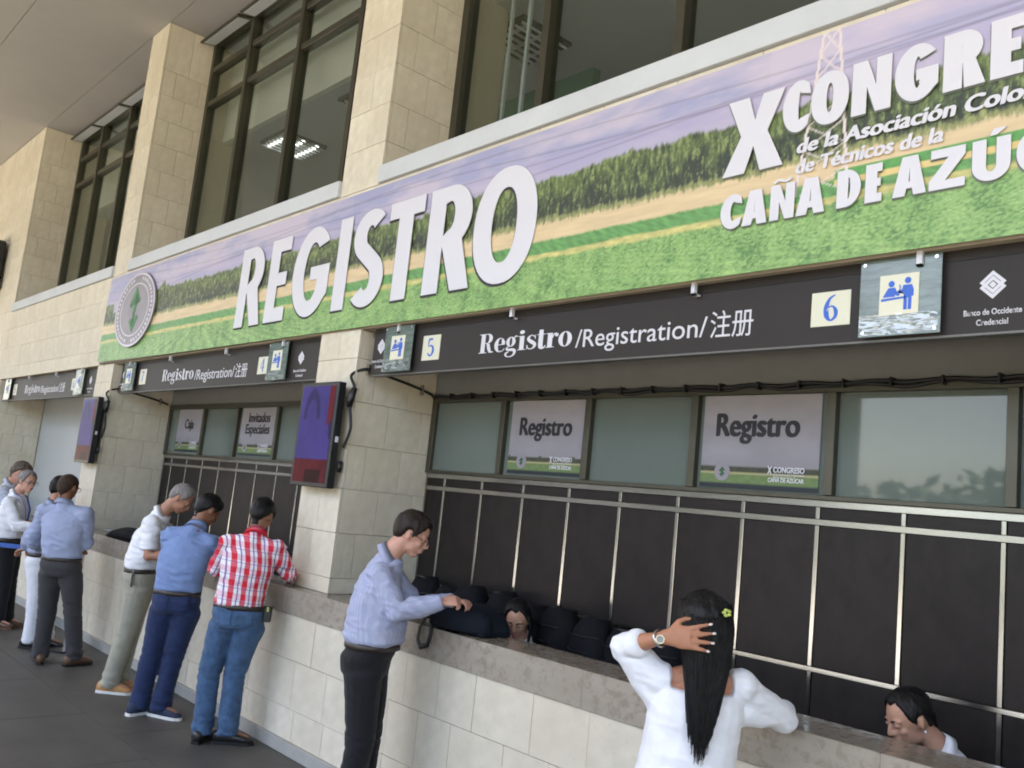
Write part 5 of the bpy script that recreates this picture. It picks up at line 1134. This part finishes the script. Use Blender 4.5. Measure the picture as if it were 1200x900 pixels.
# --- woman in the white blouse, hand in her hair
wl_p = person('person with long straight black hair in white blouse, left hand in her hair',
    dict(head=(-1.99, 2.875, 1.442), neck=(-1.985, 2.865, 1.315), shL=(-2.105, 2.745, 1.255), shR=(-1.86, 2.98, 1.265), elL=(-2.20, 2.68, 1.345), elR=(-1.83, 3.20, 1.13), wrL=(-2.010, 2.670, 1.412), wrR=(-1.97, 3.40, 1.13), waist=(-2.005, 2.845, .93), hipL=(-2.06, 2.79, .83), hipR=(-1.94, 2.90, .83), knL=(-2.05, 2.80, .44), knR=(-1.95, 2.91, .44), anL=(-2.05, 2.79, .09), anR=(-1.95, 2.89, .09), toL=(-2.14, 2.90, .03), toR=(-2.04, 3.0, .03)),
    (-.72, .69, 0), 10, SK4, T_WHITE, L_JEAN, (S_BLK, S_BLK), (H_BLACK, None), vox=.006, bulk=.88, sleeve='three', blouse=True, collar=False, hands={'L': ((.80, .56, .10), (.60, -.78, .12), dict(thumb=1, curl=7, spread=8, k=1.03)), 'R': ((-.7, .5, -.1), (0, 0, 1), dict(curl=30, thumb=-1))})
def long_hair(t, c, M, tip, m, seed=5, n=1500, cap=.122):
    r = random.Random(seed); P = lambda p: V(c) + M @ V(p)
    short_hair(t, c, M, 1.04, m, front=.06, back=-.085, thick=.018, seed=3, ears=False)
    # strands: from the crown over the skull, down the back, gathered to a point
    B = lambda p0, p1, p2, p3, q: ((1 - q) ** 3) * p0 + 3 * q * (1 - q) ** 2 * p1 + 3 * q * q * (1 - q) * p2 + q ** 3 * p3
    mb = MB(); tip = V(tip); left = M @ V((0, 1, 0)); back = M @ V((-1, 0, 0)); back.z = 0; back.normalize()
    for i in range(n):
        a = r.uniform(-1, 1); dpt = r.random(); e = math.copysign(abs(a) ** .8, a)
        ph = e * 1.25; top_ = P((.040 + .02 * dpt, .050 * math.sin(ph), .138 - .018 * abs(e)))
        eq = P((-.024 - .108 * math.cos(ph), .101 * math.sin(ph), .015 + r.uniform(-.01, .01))) + back * .006 * dpt
        L = r.uniform(.72, 1.0) if r.random() < .75 else r.uniform(.5, .8)
        sh_ = c + V((0, 0, -.19)) + left * (.066 * e) + back * (.115 + .02 * dpt); end0 = tip + left * (.050 * e) + back * (.012 * dpt) + V((0, 0, (.13 if e > 0 else .19) * abs(e) ** 1.3 + .03 * r.random()))
        pts = [top_, top_.lerp(eq, .55) + (top_.lerp(eq, .5) - V(c)).normalized() * .034, eq]
        for k in range(1, 10):
            q = k / 9 * L; p = B(eq, eq + V((0, 0, -.10)) + back * .008, sh_, end0, q); p += left * .003 * math.sin(k * .9 + i) ; pts.append(p)
        rr = [.0028, .0042, .0045] + [.0045 * (1 - .72 * (k / 9) ** 2) for k in range(1, 10)]
        mb.tube(pts, [x * .72 for x in rr], 3, caps=False)
    o = obj('long_hair', mb.mesh(smooth=True), m, t); 
    rings = []
    for k in range(12):
        q = k / 11 * .86; w_ = .080 * (1 - q) + .012 * q if q > .25 else .080; cpt = B(V(c) + back * .05 + V((0, 0, .05)), V(c) + V((0, 0, -.08)) + back * .09, V(c) + V((0, 0, -.19)) + back * .115, tip, q)
        rings.append((cpt, left * w_ * (1 if q < .9 else .6), back * (.030 * (1 - q) + .002)))
    obj('hair_mass', MB().loft(rings).mesh('h', True), m, t)
M9 = frame((-.72, .69, 0), 10)
long_hair(wl_p, V((-1.99, 2.875, 1.442)), M9, (-1.885, 2.75, .962), H_BLACK)
# watch, hair clip, earring
wv = V((-2.034, 2.673, 1.403)); dv = V((.145, -.025, .06)).normalized(); s1 = dv.cross(V((0, 0, 1))).normalized(); s2 = s1.cross(dv)
mb = MB(); ringp = [wv + (s1 * math.cos(a) + s2 * math.sin(a)) * .0285 for a in [2 * math.pi * i / 20 for i in range(21)]]
wt = thing('wristwatch', 'silver wristwatch on the wrist raised to the long black hair', 'watch', wv)
obj('watch_band', MB().tube(ringp, .006, 6, caps=False).mesh(smooth=True), M_STEEL, wt)
wn = (V((0, 0, 0)) - V((wv.x, wv.y, .0))); wn.z = .15; wn.normalize()
obj('watch_case', MB().tube([wv + wn * .024, wv + wn * .038], [.017, .016], 16).mesh(), M_STEEL, wt); obj('watch_dial', MB().tube([wv + wn * .0381, wv + wn * .0392], .0125, 16).mesh(), mat('grey dial', (.25, .27, .26), .3), wt)
hcp = V((-1.99, 2.875, 1.442)) + M9 @ V((-.125, -.055, .055))
ht = thing('hair_clip', 'small yellow-green butterfly clip in the long black hair', 'hair clip', hcp); M_CLIP = mat('lime enamel', (.45, .50, .12), .4)
for a in (0, 72, 144, 216, 288):
    d_ = M9 @ V((-.1, math.cos(R_(a)), math.sin(R_(a)))); obj('petal', MB().ell(hcp + d_ * .010, .009, .007, .006).mesh(smooth=True), M_CLIP, ht)
# --- clerks
def clerk(label, head, neck, shL, shR, face, tilt, skin, top, hairm, roll=0, vox=.007):
    sc_ = (V(shL) + V(shR)) / 2
    rl = (V(shR) - V(shL)).normalized(); fx = V((0, 0, 1)).cross(rl)
    J = dict(head=head, neck=neck, shL=shL, shR=shR, waist=sc_ + V((0, 0, -.38)), elL=V(shL) + fx * .08 - rl * .04 + V((0, 0, -.24)), elR=V(shR) + fx * .08 + rl * .04 + V((0, 0, -.24)))
    J['wrL'] = J['elL'] + fx * .20 + rl * .06; J['wrR'] = J['elR'] + fx * .20 - rl * .06
    t = person(label, J, face, tilt, skin, top, None, None, (hairm, dict(front=.078, thick=.010, ears=True)), vox=vox, bulk=.85, roll=roll, headk=.95, hands={'L': (fx, (0, 0, 1), dict(thumb=1, k=.9)), 'R': (fx, (0, 0, 1), dict(thumb=-1, k=.9))})
    M = frame(face, tilt, roll); c = V(head); back = M @ V((-1, 0, 0)); lf = M @ V((0, 1, 0)); back.z = 0; back.normalize()
    return t, M, c, back, lf
tj, M, c, back, lf = clerk('person seated behind the counter beside the dark bag, only her lowered face showing', (-3.955, 3.80, 1.155), (-3.97, 3.85, 1.03), (-3.83, 3.90, .955), (-4.11, 3.82, .955), (.55, -.84, 0), 25, SK5, T_WHITE, H_BLACK)
for s in (-1, 1):
    mb = MB(); r = random.Random(3)
    for i in range(40):
        o = r.uniform(-1, 1); p0 = c + M @ V((.02 + .02 * o, s * .075, .05)); mb.tube([p0, p0 + M @ V((-.01, s * .012, -.07)), p0 + V((0, 0, -.15)) + lf * s * .010 + back * .01 * o, p0 + V((0, 0, -.25)) + lf * s * .005 + back * .02 * o], [.006, .008, .008, .004], 5)
    obj('side_hair', mb.mesh(smooth=True), H_BLACK, tj)
tk, M, c, back, lf = clerk('person seated behind the counter at lower right, black hair tied back, white blouse', (-1.615, 3.80, 1.135), (-1.53, 3.90, 1.02), (-1.37, 3.83, .935), (-1.60, 4.03, .935), (-.55, -.84, 0), 24, SK5, T_WHITE, H_BLACK, vox=.006)
mb = MB(); r = random.Random(4)
for i in range(90):
    a = r.uniform(-1, 1); b_ = r.uniform(-1, 1); p0 = c + back * .10 + lf * .02 * a + V((0, 0, .0 + .02 * b_)); e_ = c + back * .13 + lf * (-.01 + .03 * a) + V((0, 0, -.26 + .05 * b_))
    mb.tube([c + back * .06 + lf * .05 * a + V((0, 0, .07)), p0, p0.lerp(e_, .5) + back * .015, e_], [.004, .006, .006, .002], 5)
obj('ponytail', mb.mesh(smooth=True), H_BLACK, tk)
for s in (-1, 1): obj('earring', MB().ell(c + M @ V((-.004, s * .083, -.038)), .005, .005, .006).mesh(smooth=True), M_WHITE, tk)
# lanyards
def lanyard(label, shc, nb, rl, fwd, L=.33, parent=None):
    t = thing('lanyard', label, 'lanyard', nb); pts = []
    for i in range(13):
        a = R_(-90 + 360 * i / 12 + 90)
    nb, rl, fwd = V(nb), V(rl).normalized(), V(fwd).normalized()
    pth = [nb - V((0, 0, L)) + fwd * .145 - rl * .01, nb - V((0, 0, L * .45)) + fwd * .135 - rl * .055, nb - V((0, 0, .02)) + fwd * .075 - rl * .075, nb + V((0, 0, .012)) - rl * .078, nb + V((0, 0, .022)) - fwd * .078, nb + V((0, 0, .012)) + rl * .078, nb - V((0, 0, .02)) + fwd * .075 + rl * .075, nb - V((0, 0, L * .45)) + fwd * .135 + rl * .055, nb - V((0, 0, L)) + fwd * .145 + rl * .01]
    obj('ribbon', MB().tube(pth, .0075, 6, flat=(1.3, .4)).mesh(smooth=True), mat('lanyard blue', (.05, .10, .45), .6), t)
    c = nb - V((0, 0, L + .05)) + fwd * .15
    M3 = Matrix((rl, fwd, V((0, 0, 1)))).transposed(); mb = MB().box(-.04, .04, -.002, .002, -.055, .055); mb.v = [tuple(c + M3 @ V(p)) for p in mb.v]; obj('badge', mb.mesh(), M_WHITE, t)
lanyard('blue lanyard round the neck of the grey-haired man in white', None, (-10.765, 2.67, 1.40), (.26, -.19, 0), (.19, .26, 0))
# keys at the khaki man's belt, phone pouch at the plaid man's belt
kt = thing('key_ring', 'bunch of keys clipped to the belt of the khaki trousers', 'keys', (-7.44, 2.80, .99))
for k in range(4): obj('key', MB().box(-7.442 + .012 * k, -7.436 + .012 * k, 2.775 - .004 * k, 2.797 - .004 * k, .90 - .012 * k, .975).mesh(bevel=.001), M_STEEL, kt)
obj('ring', MB().tube([V((-7.425, 2.785, .985)) + V((math.cos(a) * .5, math.cos(a) * -.3, math.sin(a))) * .018 for a in [2 * math.pi * i / 12 for i in range(13)]], .002, 5, caps=False).mesh(), M_STEEL, kt)
pt = thing('belt_pouch', 'dark pouch on the right hip of the plaid shirt man', 'pouch', (-5.80, 3.13, .90)); me = MB().box(-.028, .028, -.014, .014, -.055, .055).mesh(bevel=.008); me.transform(Matrix.Translation((-5.795, 3.145, .90)) @ Matrix.Rotation(R_(50), 4, 'Z')); obj('pouch_body', me, M_BLACK, pt)
me = MB().box(-.006, .006, -.016, .016, .02, .05).mesh(); me.transform(Matrix.Translation((-5.785, 3.14, .90)) @ Matrix.Rotation(R_(50), 4, 'Z')); obj('pouch_tab', me, M_CLIP, pt)
